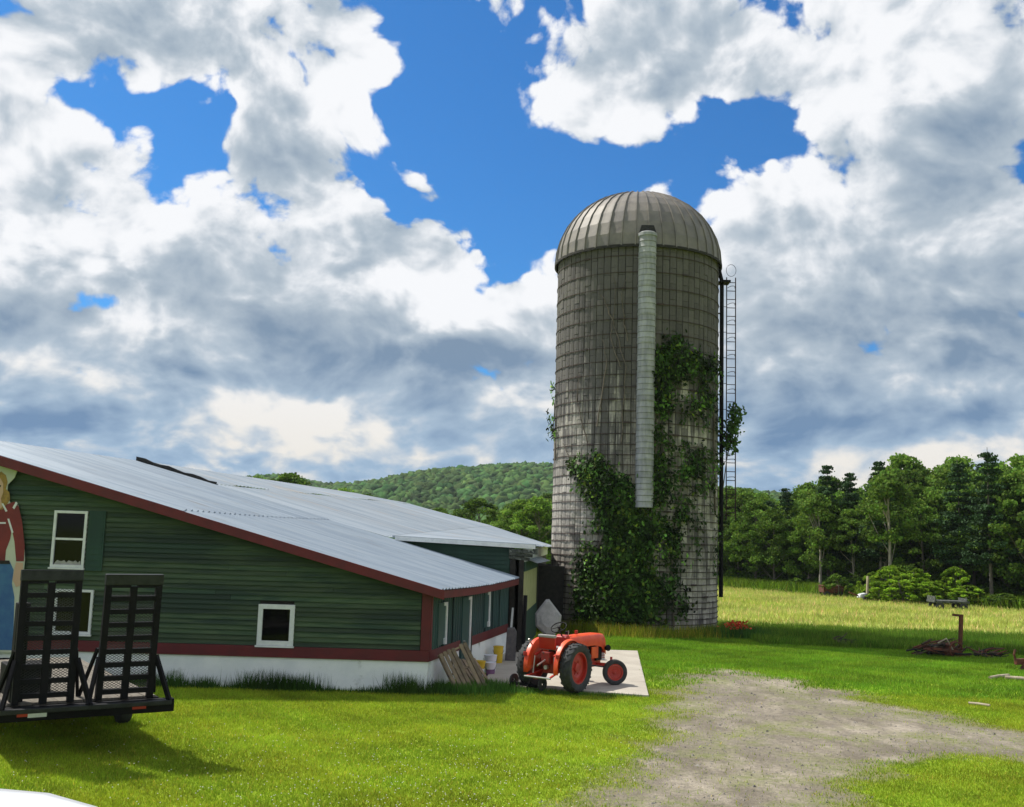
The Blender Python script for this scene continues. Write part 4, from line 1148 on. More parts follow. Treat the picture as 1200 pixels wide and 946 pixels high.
# ---------------------------------------------------------------- tractor (local frame: x forward, y left, z up)
trac = thing('tractor', 'old orange tractor with red rims parked on the pale concrete slab', 'tractor', (1.34, 27.96, 0.07), math.radians(56), local=True)
def tp(mb, name, mat, parent=None, **kw):
    o = mb.build(name, mat, None, **kw); o.parent = parent or trac; return o
def wheel(c, R, wd, rim_r, side, steer=0.0, lugs=0, camber=0.0):
    """side +1 is the left wheel; returns the wheel part with tyre, rim and hub."""
    hw = wd / 2
    tyre = MB().lathe([(rim_r, -hw * 0.62), (rim_r + 0.02, -hw * 0.80), (R * 0.80, -hw * 1.0), (R * 0.93, -hw * 0.96), (R * 0.975, -hw * 0.72), (R * 0.985, 0), (R * 0.975, hw * 0.72), (R * 0.93, hw * 0.96), (R * 0.80, hw), (rim_r + 0.02, hw * 0.80), (rim_r, hw * 0.62)], 40, 'Y')
    if lugs:
        for k in range(lugs):
            for s in (-1, 1):
                a = 2 * math.pi * (k + (0.5 if s > 0 else 0)) / lugs
                pts = []
                for (yy, da, r0) in ((s * 0.01, 0.0, 0.975), (s * hw * 0.98, -0.16, 0.90)):
                    for dd in (-0.035, 0.035):
                        for rr in (R * r0, R * (1.028 if r0 > 0.95 else 0.985)):
                            pts.append((rr * math.cos(a + da + dd), yy, rr * math.sin(a + da + dd)))
                tyre.hexa([pts[0], pts[2], pts[6], pts[4], pts[1], pts[3], pts[7], pts[5]])
    else:
        for yy in (-hw * 0.55, -hw * 0.2, hw * 0.2, hw * 0.55):
            tyre.lathe([(R * 0.965, yy - 0.009), (R * 1.0, yy - 0.007), (R * 1.0, yy + 0.007), (R * 0.965, yy + 0.009)], 40, 'Y')
    rim = MB().lathe([(rim_r + 0.012, -hw * 0.66), (rim_r + 0.012, -hw * 0.72), (rim_r - 0.02, -hw * 0.70), (rim_r - 0.03, -hw * 0.2), (rim_r - 0.03, hw * 0.2), (rim_r - 0.02, hw * 0.70), (rim_r + 0.012, hw * 0.72), (rim_r + 0.012, hw * 0.66)], 36, 'Y', closed=True)
    k_ = side * hw * 0.12
    rim.lathe([(rim_r - 0.03, k_ - 0.012), (rim_r * 0.62, side * hw * 0.28), (rim_r * 0.48, side * hw * 0.10), (0.02, side * hw * 0.10)], 36, 'Y')
    hub = MB().lathe([(rim_r * 0.30, side * hw * 0.08), (rim_r * 0.28, side * hw * 0.32), (rim_r * 0.14, side * hw * 0.42), (0.001, side * hw * 0.44)], 20, 'Y')
    for k in range(6):
        a = 2 * math.pi * k / 6
        hub.tube([(rim_r * 0.42 * math.cos(a), side * hw * 0.06, rim_r * 0.42 * math.sin(a)), (rim_r * 0.42 * math.cos(a), side * hw * 0.24, rim_r * 0.42 * math.sin(a))], rim_r * 0.05, 6)
    o = tp(tyre, 'wheel', 'rubber', smooth=35)
    o.location = c; o.rotation_euler = (camber, 0, steer)
    tp(rim, 'rim', 'tractor_red', o, smooth=30); tp(hub, 'hub', 'tractor_red', o, smooth=30)
    return o
RW = 0.63
wheel((0, -0.66, RW), RW, 0.31, 0.40, -1, lugs=20)
wheel((0, 0.66, RW), RW, 0.31, 0.40, 1, lugs=20)
wheel((2.06, -0.72, 0.345), 0.345, 0.16, 0.215, -1, steer=math.radians(-46))
wheel((2.06, 0.66, 0.345), 0.345, 0.16, 0.215, 1, steer=math.radians(-42))
# body castings
b = MB().prism([(-0.30, 0.45), (0.25, 0.45), (0.55, 0.52), (0.55, 0.88), (0.25, 0.98), (-0.22, 0.95), (-0.33, 0.80)], -0.19, 0.38)
tp(b, 'transmission', 'grime', bevel=0.03, smooth=40)
tp(MB().tube([(0, -0.55, RW), (0, 0.55, RW)], [0.13, 0.13], 14), 'axle_housing', 'grime', smooth=40)
tp(MB().box(0.55, 1.55, -0.17, 0.17, 0.50, 1.02), 'engine_block', 'grime', bevel=0.03, smooth=40)
tp(MB().box(0.75, 1.40, -0.22, -0.16, 0.78, 0.98), 'exhaust_manifold', 'rust', bevel=0.02)
tp(MB().prism([(1.55, 0.45), (2.24, 0.45), (2.28, 0.60), (2.28, 0.74), (1.55, 0.78)], -0.15, 0.30), 'front_frame', 'tractor_red', bevel=0.025, smooth=40)
# bonnet: smooth loft with a rounded nose
m = MB(); secs = [(0.36, 0.20, 1.08, 1.32), (0.60, 0.235, 1.06, 1.36), (1.10, 0.25, 1.06, 1.375), (1.70, 0.255, 1.06, 1.375), (2.10, 0.25, 1.00, 1.37), (2.36, 0.24, 0.80, 1.345), (2.45, 0.215, 0.76, 1.29), (2.48, 0.14, 0.80, 1.20)]
NSX = 15
for (x, w, zb, zt) in secs:
    for k in range(NSX):
        a = math.pi * k / (NSX - 1)
        yy = w * math.copysign(abs(math.cos(a)) ** 0.45, math.cos(a)); zz = zb + (zt - zb) * (math.sin(a) ** 0.55)
        m.v.append((x, yy, zz))
for i in range(len(secs) - 1):
    for k in range(NSX - 1): m.f.append((i * NSX + k, i * NSX + k + 1, (i + 1) * NSX + k + 1, (i + 1) * NSX + k))
m.f.append(tuple((len(secs) - 1) * NSX + k for k in range(NSX))); m.f.append(tuple(range(NSX))[::-1])
tp(m, 'bonnet', 'tractor', smooth=50)
tp(MB().box(1.90, 2.25, -0.20, 0.20, 0.62, 1.05), 'radiator', 'black_iron', bevel=0.02)
m = MB()
for k in range(7): m.box(2.44, 2.465, -0.18, 0.18, 0.66 + 0.035 * k * 1.3, 0.675 + 0.035 * k * 1.3)
tp(m, 'grille', 'tractor')
m = MB().box(1.60, 1.96, -0.245, -0.20, 0.70, 1.02); tp(m, 'side_panel', 'tractor', bevel=0.015)
m = MB().box(1.60, 1.96, 0.20, 0.245, 0.70, 1.02); tp(m, 'side_panel', 'tractor', bevel=0.015)
tp(MB().lathe([(0.001, 2.12), (0.05, 2.14), (0.085, 2.24), (0.09, 2.26), (0.001, 2.27)], 18, 'X', c=(0.14, -0.31, 0.95)), 'headlight', 'black_iron', smooth=40)
tp(MB().lathe([(0.001, 2.12), (0.05, 2.14), (0.085, 2.24), (0.09, 2.26), (0.001, 2.27)], 18, 'X', c=(0.14, 0.31, 0.95)), 'headlight', 'black_iron', smooth=40)
tp(MB().bar((2.24, -0.31, 0.85), (2.24, 0.31, 0.85), 0.03, 0.03), 'lamp_bar', 'tractor_red')
# front axle and steering
tp(MB().bar((2.06, -0.62, 0.52), (2.06, 0.62, 0.52), 0.09, 0.09), 'front_axle', 'tractor_red', bevel=0.01)
for s in (-1, 1):
    tp(MB().tube([(2.06, s * 0.60, 0.75), (2.06, s * 0.60, 0.36)], 0.035, 8), 'kingpin', 'tractor_red', smooth=True)
    tp(MB().tube([(2.06, s * 0.60, 0.37), (2.07, s * 0.68, 0.345)], 0.03, 8), 'stub_axle', 'tractor_red')
    tp(MB().tube([(2.02, s * 0.55, 0.46), (0.95, s * 0.18, 0.62)], 0.022, 6), 'radius_rod', 'iron_grey')
# fenders: broad curved shells with flat outer discs
for s in (-1, 1):
    m = MB(); a0, a1, n_ = math.radians(40), math.radians(192), 16
    for k in range(n_ + 1):
        a = a0 + (a1 - a0) * k / n_; ca, sa = math.cos(a), math.sin(a); R1, R0 = RW + 0.085, 0.10
        m.v += [(R0 * ca, s * 0.40, RW + 0.10 + R0 * sa), (R1 * ca, s * 0.40, RW + R1 * sa), (R1 * ca, s * 0.43, RW + (R1 + 0.01) * sa), ((R1 + 0.005) * ca, s * 0.52, RW + (R1 - 0.01) * sa), ((R1 - 0.02) * ca, s * 0.53, RW + (R1 - 0.03) * sa)]
    for k in range(n_):
        for q in range(4): m.f.append((k * 5 + q, k * 5 + q + 1, (k + 1) * 5 + q + 1, (k + 1) * 5 + q))
    fo = tp(m, 'fender', 'tractor', smooth=45)
    md = fo.modifiers.new('thickness', 'SOLIDIFY'); md.thickness = 0.012
# seat with cushion and back
tp(MB().box(-0.36, 0.08, -0.26, 0.26, 1.06, 1.14), 'seat', 'grey_vinyl', bevel=0.035, smooth=40)
tp(MB().prism([(-0.38, 1.08), (-0.30, 1.06), (-0.36, 1.42), (-0.45, 1.42)], -0.25, 0.50), 'backrest', 'tractor_red', bevel=0.03, smooth=40)
tp(MB().prism([(-0.46, 1.38), (-0.33, 1.38), (-0.34, 1.46), (-0.46, 1.46)], -0.26, 0.52), 'backrest_pad', 'grey_vinyl', bevel=0.03, smooth=40)
tp(MB().bar((-0.1, 0, 0.90), (-0.14, 0, 1.07), 0.16, 0.10), 'seat_support', 'black_iron')
# dash, steering
tp(MB().prism([(0.30, 0.95), (0.50, 0.95), (0.50, 1.36), (0.40, 1.42), (0.28, 1.36)], -0.17, 0.34), 'dashboard', 'tractor_red', bevel=0.02)
tp(MB().tube([(0.42, 0, 1.28), (0.20, 0, 1.60)], 0.022, 8), 'steering_column', 'black_iron')
sw = MB(); cs = Vector((0.18, 0, 1.62)); ax = Vector((-0.56, 0, 0.83)).normalized(); u_ = Vector((0, 1, 0)); w_ = ax.cross(u_)
sw.tube([cs + (u_ * math.cos(a) + w_ * math.sin(a)) * 0.215 for a in [2 * math.pi * q / 28 for q in range(29)]], 0.015, 8, False)
for k in range(3):
    a = 2 * math.pi * k / 3 + 0.5
    sw.tube([cs, cs + (u_ * math.cos(a) + w_ * math.sin(a)) * 0.21], 0.011, 6)
sw.tube([cs - ax * 0.02, cs + ax * 0.03], 0.04, 10)
tp(sw, 'steering_wheel', 'black_iron', smooth=50)
tp(MB().tube([(0.52, -0.10, 1.30), (0.50, -0.12, 1.52)], 0.012, 6), 'throttle_lever', 'chrome')
tp(MB().lathe([(0.001, 1.38), (0.05, 1.38), (0.055, 1.48), (0.001, 1.50)], 12, 'Z', c=(0.62, 0.0, 0)), 'fuel_cap', 'black_iron')
tp(MB().tube([(0.95, -0.10, 1.40), (0.95, -0.10, 1.50)], [0.045, 0.05], 10), 'air_cleaner', 'tractor_red')
tp(MB().tube([(0.35, -0.16, 1.02), (0.36, -0.20, 1.30)], 0.014, 6), 'gear_lever', 'iron_grey')
# foot steps, levers, hitch
for s in (-1, 1):
    tp(MB().box(0.28, 0.62, min(s * 0.18, s * 0.40), max(s * 0.18, s * 0.40), 0.52, 0.545), 'footrest', 'tractor_red')
    tp(MB().bar((-0.10, s * 0.26, 0.52), (-0.85, s * 0.36, 0.40), 0.05, 0.03), 'lower_link', 'tractor_red')
    tp(MB().bar((-0.22, s * 0.26, 1.02), (-0.52, s * 0.30, 0.92), 0.05, 0.06), 'lift_arm', 'tractor_red', bevel=0.008)
    tp(MB().tube([(-0.50, s * 0.30, 0.93), (-0.55, s * 0.32, 0.45)], 0.018, 6), 'lift_rod', 'chrome')
tp(MB().tube([(-0.30, 0, 0.86), (-0.86, 0, 0.70)], 0.022, 8), 'top_link', 'chrome')
tp(MB().tube([(-0.84, -0.40, 0.40), (-0.84, 0.40, 0.40)], 0.026, 8), 'drawbar', 'chrome')
tp(MB().box(-0.48, -0.22, -0.13, 0.13, 0.72, 1.02), 'hydraulic_housing', 'grime', bevel=0.03)
tp(MB().lathe([(0.001, -0.46), (0.055, -0.46), (0.055, -0.36), (0.001, -0.36)], 14, 'X', c=(0, 0, 0.62)), 'power_shaft', 'chrome')
tp(MB().tube([(-0.38, 0.46, 1.14), (-0.52, 0.50, 1.32)], 0.02, 6), 'fender_lamp', 'chrome')
for s in (-1, 1): tp(MB().box(-0.70, -0.66, s * 0.50 - 0.05, s * 0.50 + 0.05, 0.90, 1.0), 'tail_lamp', 'tractor_red', bevel=0.01)

# low implement lying on the slab behind the tractor
im = thing('drag_implement', 'small dark iron implement lying on the slab behind the tractor hitch', 'implement', (0.55, 27.95, 0.07), math.radians(48), local=True)
def ip(mb, name, mat='iron_grey', **k):
    o = mb.build(name, mat, None, **k); o.parent = im; return o
ip(MB().bar((0, -0.45, 0.12), (0, 0.45, 0.12), 0.08, 0.08), 'toolbar', 'black_iron')
for k in range(3):
    y = -0.3 + 0.3 * k
    ip(MB().tube([(0, y, 0.14), (-0.12, y, 0.24), (-0.24, y, 0.12), (-0.20, y, 0.0)], 0.014, 6), 'tine', 'black_iron')
for s in (-1, 1): ip(MB().lathe([(0.05, s * 0.50 - 0.03), (0.17, s * 0.5 - 0.02), (0.17, s * 0.5 + 0.02), (0.05, s * 0.5 + 0.03)], 18, 'Y', c=(0.15, 0, 0.17), closed=True), 'wheel', 'rubber')

# ---------------------------------------------------------------- equipment trailer with raised ramps
TE = Vector((0.82, 0.573, 0)); TN = Vector((-0.573, 0.82, 0)); T0 = Vector((-7.42, 18.62, 0))
TRM = Matrix(((TE.x, TN.x, 0, T0.x), (TE.y, TN.y, 0, T0.y), (0, 0, 1, 0), (0, 0, 0, 1)))     # local x across, y forward, z up
trail = thing('equipment_trailer', 'black equipment trailer with two upright loading ramps, cut off by the frame', 'trailer', (T0.x, T0.y, 0), math.atan2(TE.y, TE.x), local=True)
def rp(mb, name, mat='black_iron', parent=None, **k):
    o = mb.build(name, mat, None, **k); o.parent = parent or trail; return o
DZ = 0.95; WT = 1.28
for s in (-1, 1):
    rp(MB().box(s * WT - 0.06, s * WT + 0.06, 0.0, 6.4, DZ - 0.22, DZ - 0.01), 'side_beam', bevel=0.01)
rp(MB().box(-WT - 0.08, WT + 0.30, -0.16, 0.02, DZ - 0.26, DZ - 0.03), 'tail_beam', bevel=0.012)
for k in range(7): rp(MB().box(-WT + 0.06, WT - 0.06, 0.5 + 0.9 * k, 0.58 + 0.9 * k, DZ - 0.16, DZ - 0.03), 'cross_member')
for k in range(12):
    x0 = -WT + 0.065 + k * 0.2085
    rp(MB().box(x0, x0 + 0.2, 0.03, 6.4, DZ - 0.025, DZ + 0.018 + 0.004 * (k % 2)), 'deck_board', 'deck_wood')
for s in (-1, 1):
    rp(MB().box(s * 0.95 - 0.12, s * 0.95 + 0.12, -0.170, -0.162, DZ - 0.18, DZ - 0.10), 'tail_light', 'tractor_red')
    for yy in (2.9, 3.8):
        o = rp(MB().lathe([(0.20, -0.10), (0.36, -0.11), (0.385, -0.07), (0.385, 0.07), (0.36, 0.11), (0.20, 0.10)], 28, 'Y', closed=True), 'wheel', 'rubber', smooth=35)
        o.rotation_euler = (0, 0, math.pi / 2); o.location = (s * (WT + 0.22), yy, 0.385)
        rp(MB().lathe([(0.21, 0.08), (0.16, 0.04), (0.07, 0.07), (0.001, 0.08)], 20, 'Y'), 'rim', 'iron_grey', o)
        rp(MB().lathe([(0.21, -0.08), (0.16, -0.04), (0.07, -0.07), (0.001, -0.08)], 20, 'Y'), 'rim', 'iron_grey', o)
rp(MB().tube([(-WT, 3.35, 0.40), (WT, 3.35, 0.40)], 0.05, 8), 'axle')
rp(MB().bar((-WT, 6.4, DZ - 0.12), (0, 8.1, DZ - 0.2), 0.1, 0.12), 'drawbar'); rp(MB().bar((WT, 6.4, DZ - 0.12), (0, 8.1, DZ - 0.2), 0.1, 0.12), 'drawbar')
rp(MB().box(-0.9, -0.6, -0.175, -0.165, DZ - 0.20, DZ - 0.12), 'reflective_plate', 'white_paint')
def ramp(cx, w, H_, tilt):
    R_ = Matrix.Translation((cx, -0.05, DZ)) @ Matrix.Rotation(tilt, 4, 'X')
    def q(mb): mb.v = [tuple(R_ @ Vector(p)) for p in mb.v]; return mb
    h = w / 2
    r = rp(q(MB().box(-h, -h + 0.11, -0.05, 0.06, 0, H_)), 'loading_ramp', bevel=0.006)
    r['label'] = 'upright ramp'
    rp(q(MB().box(h - 0.11, h, -0.05, 0.06, 0, H_)), 'ramp_rail', parent=r, bevel=0.006)
    rp(q(MB().box(-0.06, 0.06, -0.04, 0.05, 0, H_ - 0.2)), 'ramp_rail', parent=r, bevel=0.006)
    nb = 9
    for k in range(nb):
        zz = 0.10 + k * (H_ - 0.32) / (nb - 1)
        rp(q(MB().box(-h + 0.111, -0.061, -0.045, 0.055, zz, zz + 0.085)), 'cross_bar', parent=r)
        rp(q(MB().box(0.061, h - 0.111, -0.045, 0.055, zz, zz + 0.085)), 'cross_bar', parent=r)
    rp(q(MB().box(-h - 0.01, h + 0.01, -0.055, 0.065, H_ - 0.17, H_ + 0.02)), 'ramp_lip', 'iron_grey', parent=r, bevel=0.01)
    me_ = MB()                                   # expanded metal in the bays
    st = 0.075
    for zb in np.arange(0.10, H_ - 0.35, 0.045):
        for x in np.arange(-h + 0.08, h - 0.09, st):
            o_ = 0.5 * st * (int(round(zb / 0.045)) % 2)
            xm_ = min(x + st, h - 0.08)
            me_.bar((x + o_ * 0, 0.0, zb), (x + st / 2, 0.0, zb + 0.0225), 0.006, 0.008)
            me_.bar((x + st / 2, 0.0, zb + 0.0225), (xm_, 0.0, zb), 0.006, 0.008)
            me_.bar((x, 0.004, zb + 0.045), (x + st / 2, 0.004, zb + 0.0235), 0.006, 0.008)
            me_.bar((x + st / 2, 0.004, zb + 0.0235), (xm_, 0.004, zb + 0.045), 0.006, 0.008)
    mo = rp(q(me_), 'mesh_panel', 'iron_grey', parent=r)
    for s in (-1, 1):                            # raking props from ramp to frame
        rp(MB().bar((cx + s * h, -0.10, DZ + 0.75), (cx + s * (h + 0.20), -0.42, DZ - 0.02), 0.06, 0.08), 'prop', parent=r)
        rp(MB().bar((cx + s * h, 0.02, DZ + 0.9), (cx + s * (h + 0.17), 0.42, DZ + 0.02), 0.05, 0.05), 'prop', parent=r)
    rp(MB().box(cx - h - 0.22, cx + h + 0.24, -0.45, -0.33, DZ - 0.09, DZ - 0.01), 'foot_plate', 'iron_grey', parent=r, bevel=0.01)
    return r
ramp(0.70, 1.0, 2.20, math.radians(3)); ramp(-0.66, 1.0, 2.26, math.radians(-2))
rp(MB().box(-1.16, -0.95, 0.1, 0.35, DZ + 0.03, DZ + 1.7), 'winch_post', bevel=0.02)
rp(MB().box(-1.1, -0.35, 0.9, 1.6, DZ + 0.03, DZ + 0.55), 'tool_box', bevel=0.02)

# ---------------------------------------------------------------- white car, only its roof in view
car = thing('car', 'white car whose roof just shows in the lower left corner', 'car', (-5.35, 9.15, 0), 0.0, local=True)
car.scale = (1, 1, 1.13)
def cp(mb, name, mat, parent=None, **k):
    o = mb.build(name, mat, None, **k); o.parent = parent or car; return o
# stations along x: (x, half width low, half width belt, z sill, z belt)
m = MB(); st = [(-2.25, 0.60, 0.62, 0.42, 0.62), (-2.10, 0.78, 0.78, 0.30, 0.74), (-1.5, 0.86, 0.86, 0.24, 0.88), (-0.9, 0.88, 0.88, 0.24, 0.93), (0.8, 0.88, 0.88, 0.24, 0.96), (1.6, 0.87, 0.86, 0.26, 0.98), (2.1, 0.80, 0.78, 0.34, 0.94), (2.28, 0.66, 0.66, 0.44, 0.74)]
for (x, wl, wb, zs, zb) in st:
    m.v += [(x, -wl, zs), (x, -wl - 0.02, (zs + zb) / 2), (x, -wb + 0.02, zb), (x, -wb * 0.6, zb + 0.035), (x, wb * 0.6, zb + 0.035), (x, wb - 0.02, zb), (x, wl + 0.02, (zs + zb) / 2), (x, wl, zs)]
for i in range(len(st) - 1):
    for k in range(8): m.f.append((i * 8 + k, i * 8 + (k + 1) % 8, (i + 1) * 8 + (k + 1) % 8, (i + 1) * 8 + k))
m.f.append(tuple(range(8))); m.f.append(tuple((len(st) - 1) * 8 + k for k in range(8)))
cp(m, 'body', 'car_white', smooth=35)
rf = [(-0.55, 0.56, 1.38), (-0.1, 0.60, 1.46), (0.7, 0.61, 1.49), (1.3, 0.58, 1.465), (1.75, 0.54, 1.38), (2.05, 0.50, 1.27)]
m = MB()
for (x, w, zt) in rf:
    for k in range(9):
        f = -1 + 2 * k / 8
        m.v.append((x, f * w, zt - 0.055 * f * f - (0.05 if abs(f) == 1 else 0)))
for i in range(len(rf) - 1):
    for k in range(8): m.f.append((i * 9 + k, i * 9 + k + 1, (i + 1) * 9 + k + 1, (i + 1) * 9 + k))
ro = cp(m, 'roof', 'car_white', smooth=60); ro.modifiers.new('thickness', 'SOLIDIFY').thickness = 0.03
m = MB().hexa([(-1.35, -0.78, 0.93), (2.2, -0.72, 0.93), (2.2, 0.72, 0.93), (-1.35, 0.78, 0.93), (-0.5, -0.57, 1.34), (1.95, -0.52, 1.26), (1.95, 0.52, 1.26), (-0.5, 0.57, 1.34)])
cp(m, 'window', 'glass', bevel=0.03)
for s in (-1, 1):
    for x in (-1.42, 1.35):
        o = cp(MB().lathe([(0.2, -0.10), (0.31, -0.105), (0.33, -0.07), (0.33, 0.07), (0.31, 0.105), (0.2, 0.10)], 26, 'Y', closed=True), 'wheel', 'rubber', smooth=35)
        o.location = (x, s * 0.79, 0.33)
        cp(MB().lathe([(0.205, s * 0.08), (0.15, s * 0.10), (0.06, s * 0.06), (0.001, s * 0.06)], 20, 'Y'), 'rim', 'chrome', o)
    cp(MB().box(-2.24, -2.12, s * 0.6 - 0.12, s * 0.6 + 0.12, 0.60, 0.72), 'headlight', 'glass', bevel=0.01)
    cp(MB().box(2.16, 2.28, s * 0.6 - 0.10, s * 0.6 + 0.10, 0.70, 0.86), 'tail_light', 'tractor_red', bevel=0.01)

# ---------------------------------------------------------------- old farm iron in the field
def rust_frame(name, label, cat, loc, rz, parts):
    t = thing(name, label, cat, loc, rz, local=True)
    for nm, mat, mb, kw in parts:
        o = mb.build(nm, mat, None, **kw); o.parent = t
    return t
px_, py_ = at(1125, 770)
rust_frame('iron_post', 'tall leaning rusty post with bent top beside the brush heap', 'post', (px_, py_, 0), 0.2,
           [('shaft', 'rust', MB().bar((0, 0, 0), (0.10, 0, 1.62), 0.13, 0.11), dict(bevel=0.01)), ('top_arm', 'rust', MB().bar((0.14, 0, 1.57), (-0.26, 0, 1.60), 0.10, 0.09), dict(bevel=0.01)),
            ('brace', 'rust', MB().bar((0.05, 0, 0.55), (-0.55, -0.1, 0.02), 0.06, 0.06), dict()), ('foot_plate', 'rust', MB().box(-0.35, 0.25, -0.25, 0.25, 0.0, 0.10), dict(bevel=0.01))])
def heap(name, label, cat, cx, cy, lx_, ly_, h, n, mats, seed, part='stick'):
    t = thing(name, label, cat, (cx, cy, 0), 0, local=True); rr = random.Random(seed)
    for i in range(n):
        x, y = rr.gauss(0, lx_ / 3), rr.gauss(0, ly_ / 3); z_ = h * max(0.05, (1 - abs(x) / lx_)) * rr.random()
        a = rr.gauss(0, 0.9); l = rr.uniform(0.3, 0.9)
        p = Vector((x, y, z_)); q = p + Vector((math.cos(a) * l, math.sin(a) * l * 0.5, rr.uniform(-0.15, 0.28)))
        q.z = max(q.z, 0.03)
        o = MB().tube([p, (p + q) / 2 + Vector((0, 0, rr.uniform(-0.05, 0.05))), q], [0.04, 0.03, 0.014], 5).build(part, mats[i % len(mats)], None); o.parent = t
    return t
x, y = at(1094, 769); heap('brush_heap', 'long heap of dead brush and rusty bars at the foot of the leaning post', 'brush heap', x, y, 1.6, 0.8, 0.62, 90, ['brush', 'brush', 'rust', 'dark_wood'], 3)
x, y = at(1108, 770)
rust_frame('harrow', 'rusty red harrow frame half buried in the brush heap', 'harrow', (x, y, 0), 0.3,
           [('frame_bar', 'rust', MB().bar((-0.8, -0.3, 0.35), (0.45, -0.3, 0.22), 0.09, 0.09), {}), ('frame_bar', 'rust', MB().bar((-0.7, 0.3, 0.30), (0.5, 0.2, 0.30), 0.09, 0.09), {}),
            ('seat_arm', 'log', MB().tube([(-0.5, -0.2, 0.55), (-0.15, -0.25, 0.72), (0.1, -0.3, 0.30)], 0.03, 6), {}), ('wheel', 'rust', MB().lathe([(0.27, -0.03), (0.31, -0.03), (0.31, 0.03), (0.27, 0.03)], 18, 'Y', c=(0.2, -0.35, 0.31), closed=True), {}),
            ('gear_box', 'rust', MB().box(-0.1, 0.30, -0.2, 0.15, 0.05, 0.5), dict(bevel=0.03))])
x, y = at(1156, 771); heap('log_pile', 'low pile of dark rusted scraps and branches right of the leaning post', 'scrap pile', x, y, 1.0, 0.6, 0.30, 34, ['dark_wood', 'brush', 'rust'], 5)
x, y = at(982, 757); heap('branch_pile', 'small dark pile of branches alone in the grass left of the brush heap', 'branch pile', x, y, 0.7, 0.5, 0.34, 34, ['dark_wood', 'brush'], 6)
x, y = at(1190, 786)
rust_frame('plough', 'rusty red plough at the edge of the frame, with an upright lever', 'plough', (x, y, 0), 0.1,
           [('beam', 'rust', MB().bar((0, 0, 0.30), (1.3, 0.1, 0.34), 0.14, 0.20), dict(bevel=0.02)), ('lever', 'rust', MB().tube([(0.05, 0, 0.2), (-0.03, 0, 0.55), (0.02, 0, 0.72)], 0.04, 7), {}),
            ('share', 'rust', MB().prism([(0.1, 0.02), (0.8, 0.02), (0.9, 0.28), (0.3, 0.32)], -0.15, 0.12), dict(bevel=0.01)), ('wheel', 'rust', MB().lathe([(0.16, -0.03), (0.22, -0.03), (0.22, 0.03), (0.16, 0.03)], 18, 'Y', c=(1.1, -0.15, 0.22), closed=True), {})])
for (pa_, pb_, r, lb) in (((1160, 797), (1182, 794), 0.06, 'short pale log lying in the grass, left of its longer neighbour'), ((1178, 797), (1215, 800), 0.07, 'long pale log lying in the grass near the drive'), ((1135, 826), (1160, 829), 0.04, 'thin pale stick lying by the drive edge')):
    a, b_ = at(*pa_), at(*pb_)
    tag(MB().tube([(a[0], a[1], r), ((a[0] + b_[0]) / 2, (a[1] + b_[1]) / 2 + 0.05, r * 1.1), (b_[0], b_[1], r)], r, 8).build('log', 'log', None, smooth=50), lb, 'log', 'pale logs in the grass')
x, y = at(974, 700)
rust_frame('hay_wagon', 'rusty red wagon box standing in front of the far wood', 'wagon', (x, y, 0), 0.05,
           [('box', 'rust', MB().box(-0.85, 0.85, -0.6, 0.6, 0.38, 0.92), dict(bevel=0.02)), ('wheel', 'rubber', MB().lathe([(0.1, -0.05), (0.26, -0.05), (0.26, 0.05), (0.1, 0.05)], 16, 'Y', c=(-0.55, -0.62, 0.26), closed=True), {}),
            ('wheel', 'rubber', MB().lathe([(0.1, -0.05), (0.26, -0.05), (0.26, 0.05), (0.1, 0.05)], 16, 'Y', c=(0.55, -0.62, 0.26), closed=True), {}), ('wheel', 'rubber', MB().lathe([(0.1, -0.05), (0.26, -0.05), (0.26, 0.05), (0.1, 0.05)], 16, 'Y', c=(-0.55, 0.62, 0.26), closed=True), {}),
            ('wheel', 'rubber', MB().lathe([(0.1, -0.05), (0.26, -0.05), (0.26, 0.05), (0.1, 0.05)], 16, 'Y', c=(0.55, 0.62, 0.26), closed=True), {}), ('top_rail', 'rust', MB().box(-0.9, 0.9, -0.64, 0.64, 0.921, 0.98), {})])
x, y = at(1012, 706)
rust_frame('hay_rake', 'white and rust farm implement with an upright mast by the wood', 'farm implement', (x, y, 0), 0.3,
           [('mast', 'log', MB().bar((0.30, 0, 0), (0.42, 0, 2.0), 0.14, 0.14), {}), ('shroud', 'white_paint', MB().prism([(-0.5, 0.35), (0.3, 0.3), (0.5, 0.5), (0.1, 0.72), (-0.4, 0.62)], -0.2, 0.4), dict(bevel=0.06)),
            ('tongue', 'rust', MB().bar((-0.5, 0, 0.5), (-1.3, 0, 0.75), 0.1, 0.1), {}), ('wheel', 'rubber', MB().lathe([(0.12, -0.08), (0.32, -0.08), (0.32, 0.08), (0.12, 0.08)], 16, 'Y', c=(0, -0.4, 0.32), closed=True), {}), ('arm', 'rust', MB().bar((0.6, 0, 0.5), (1.1, 0.1, 0.1), 0.1, 0.1), {})])
x, y = at(1073, 707)
rust_frame('water_trough', 'low white trough among the weeds by the bright shrub', 'trough', (x, y, 0), 0.0,
           [('tub', 'white_paint', MB().prism([(-0.7, 0.15), (0.7, 0.15), (0.85, 0.6), (-0.85, 0.6)], -0.35, 0.7), dict(bevel=0.03)), ('leg', 'iron_grey', MB().box(-0.6, -0.5, -0.3, 0.3, 0, 0.15), {}), ('leg', 'iron_grey', MB().box(0.5, 0.6, -0.3, 0.3, 0, 0.15), {})])
x, y = at(1111, 715)
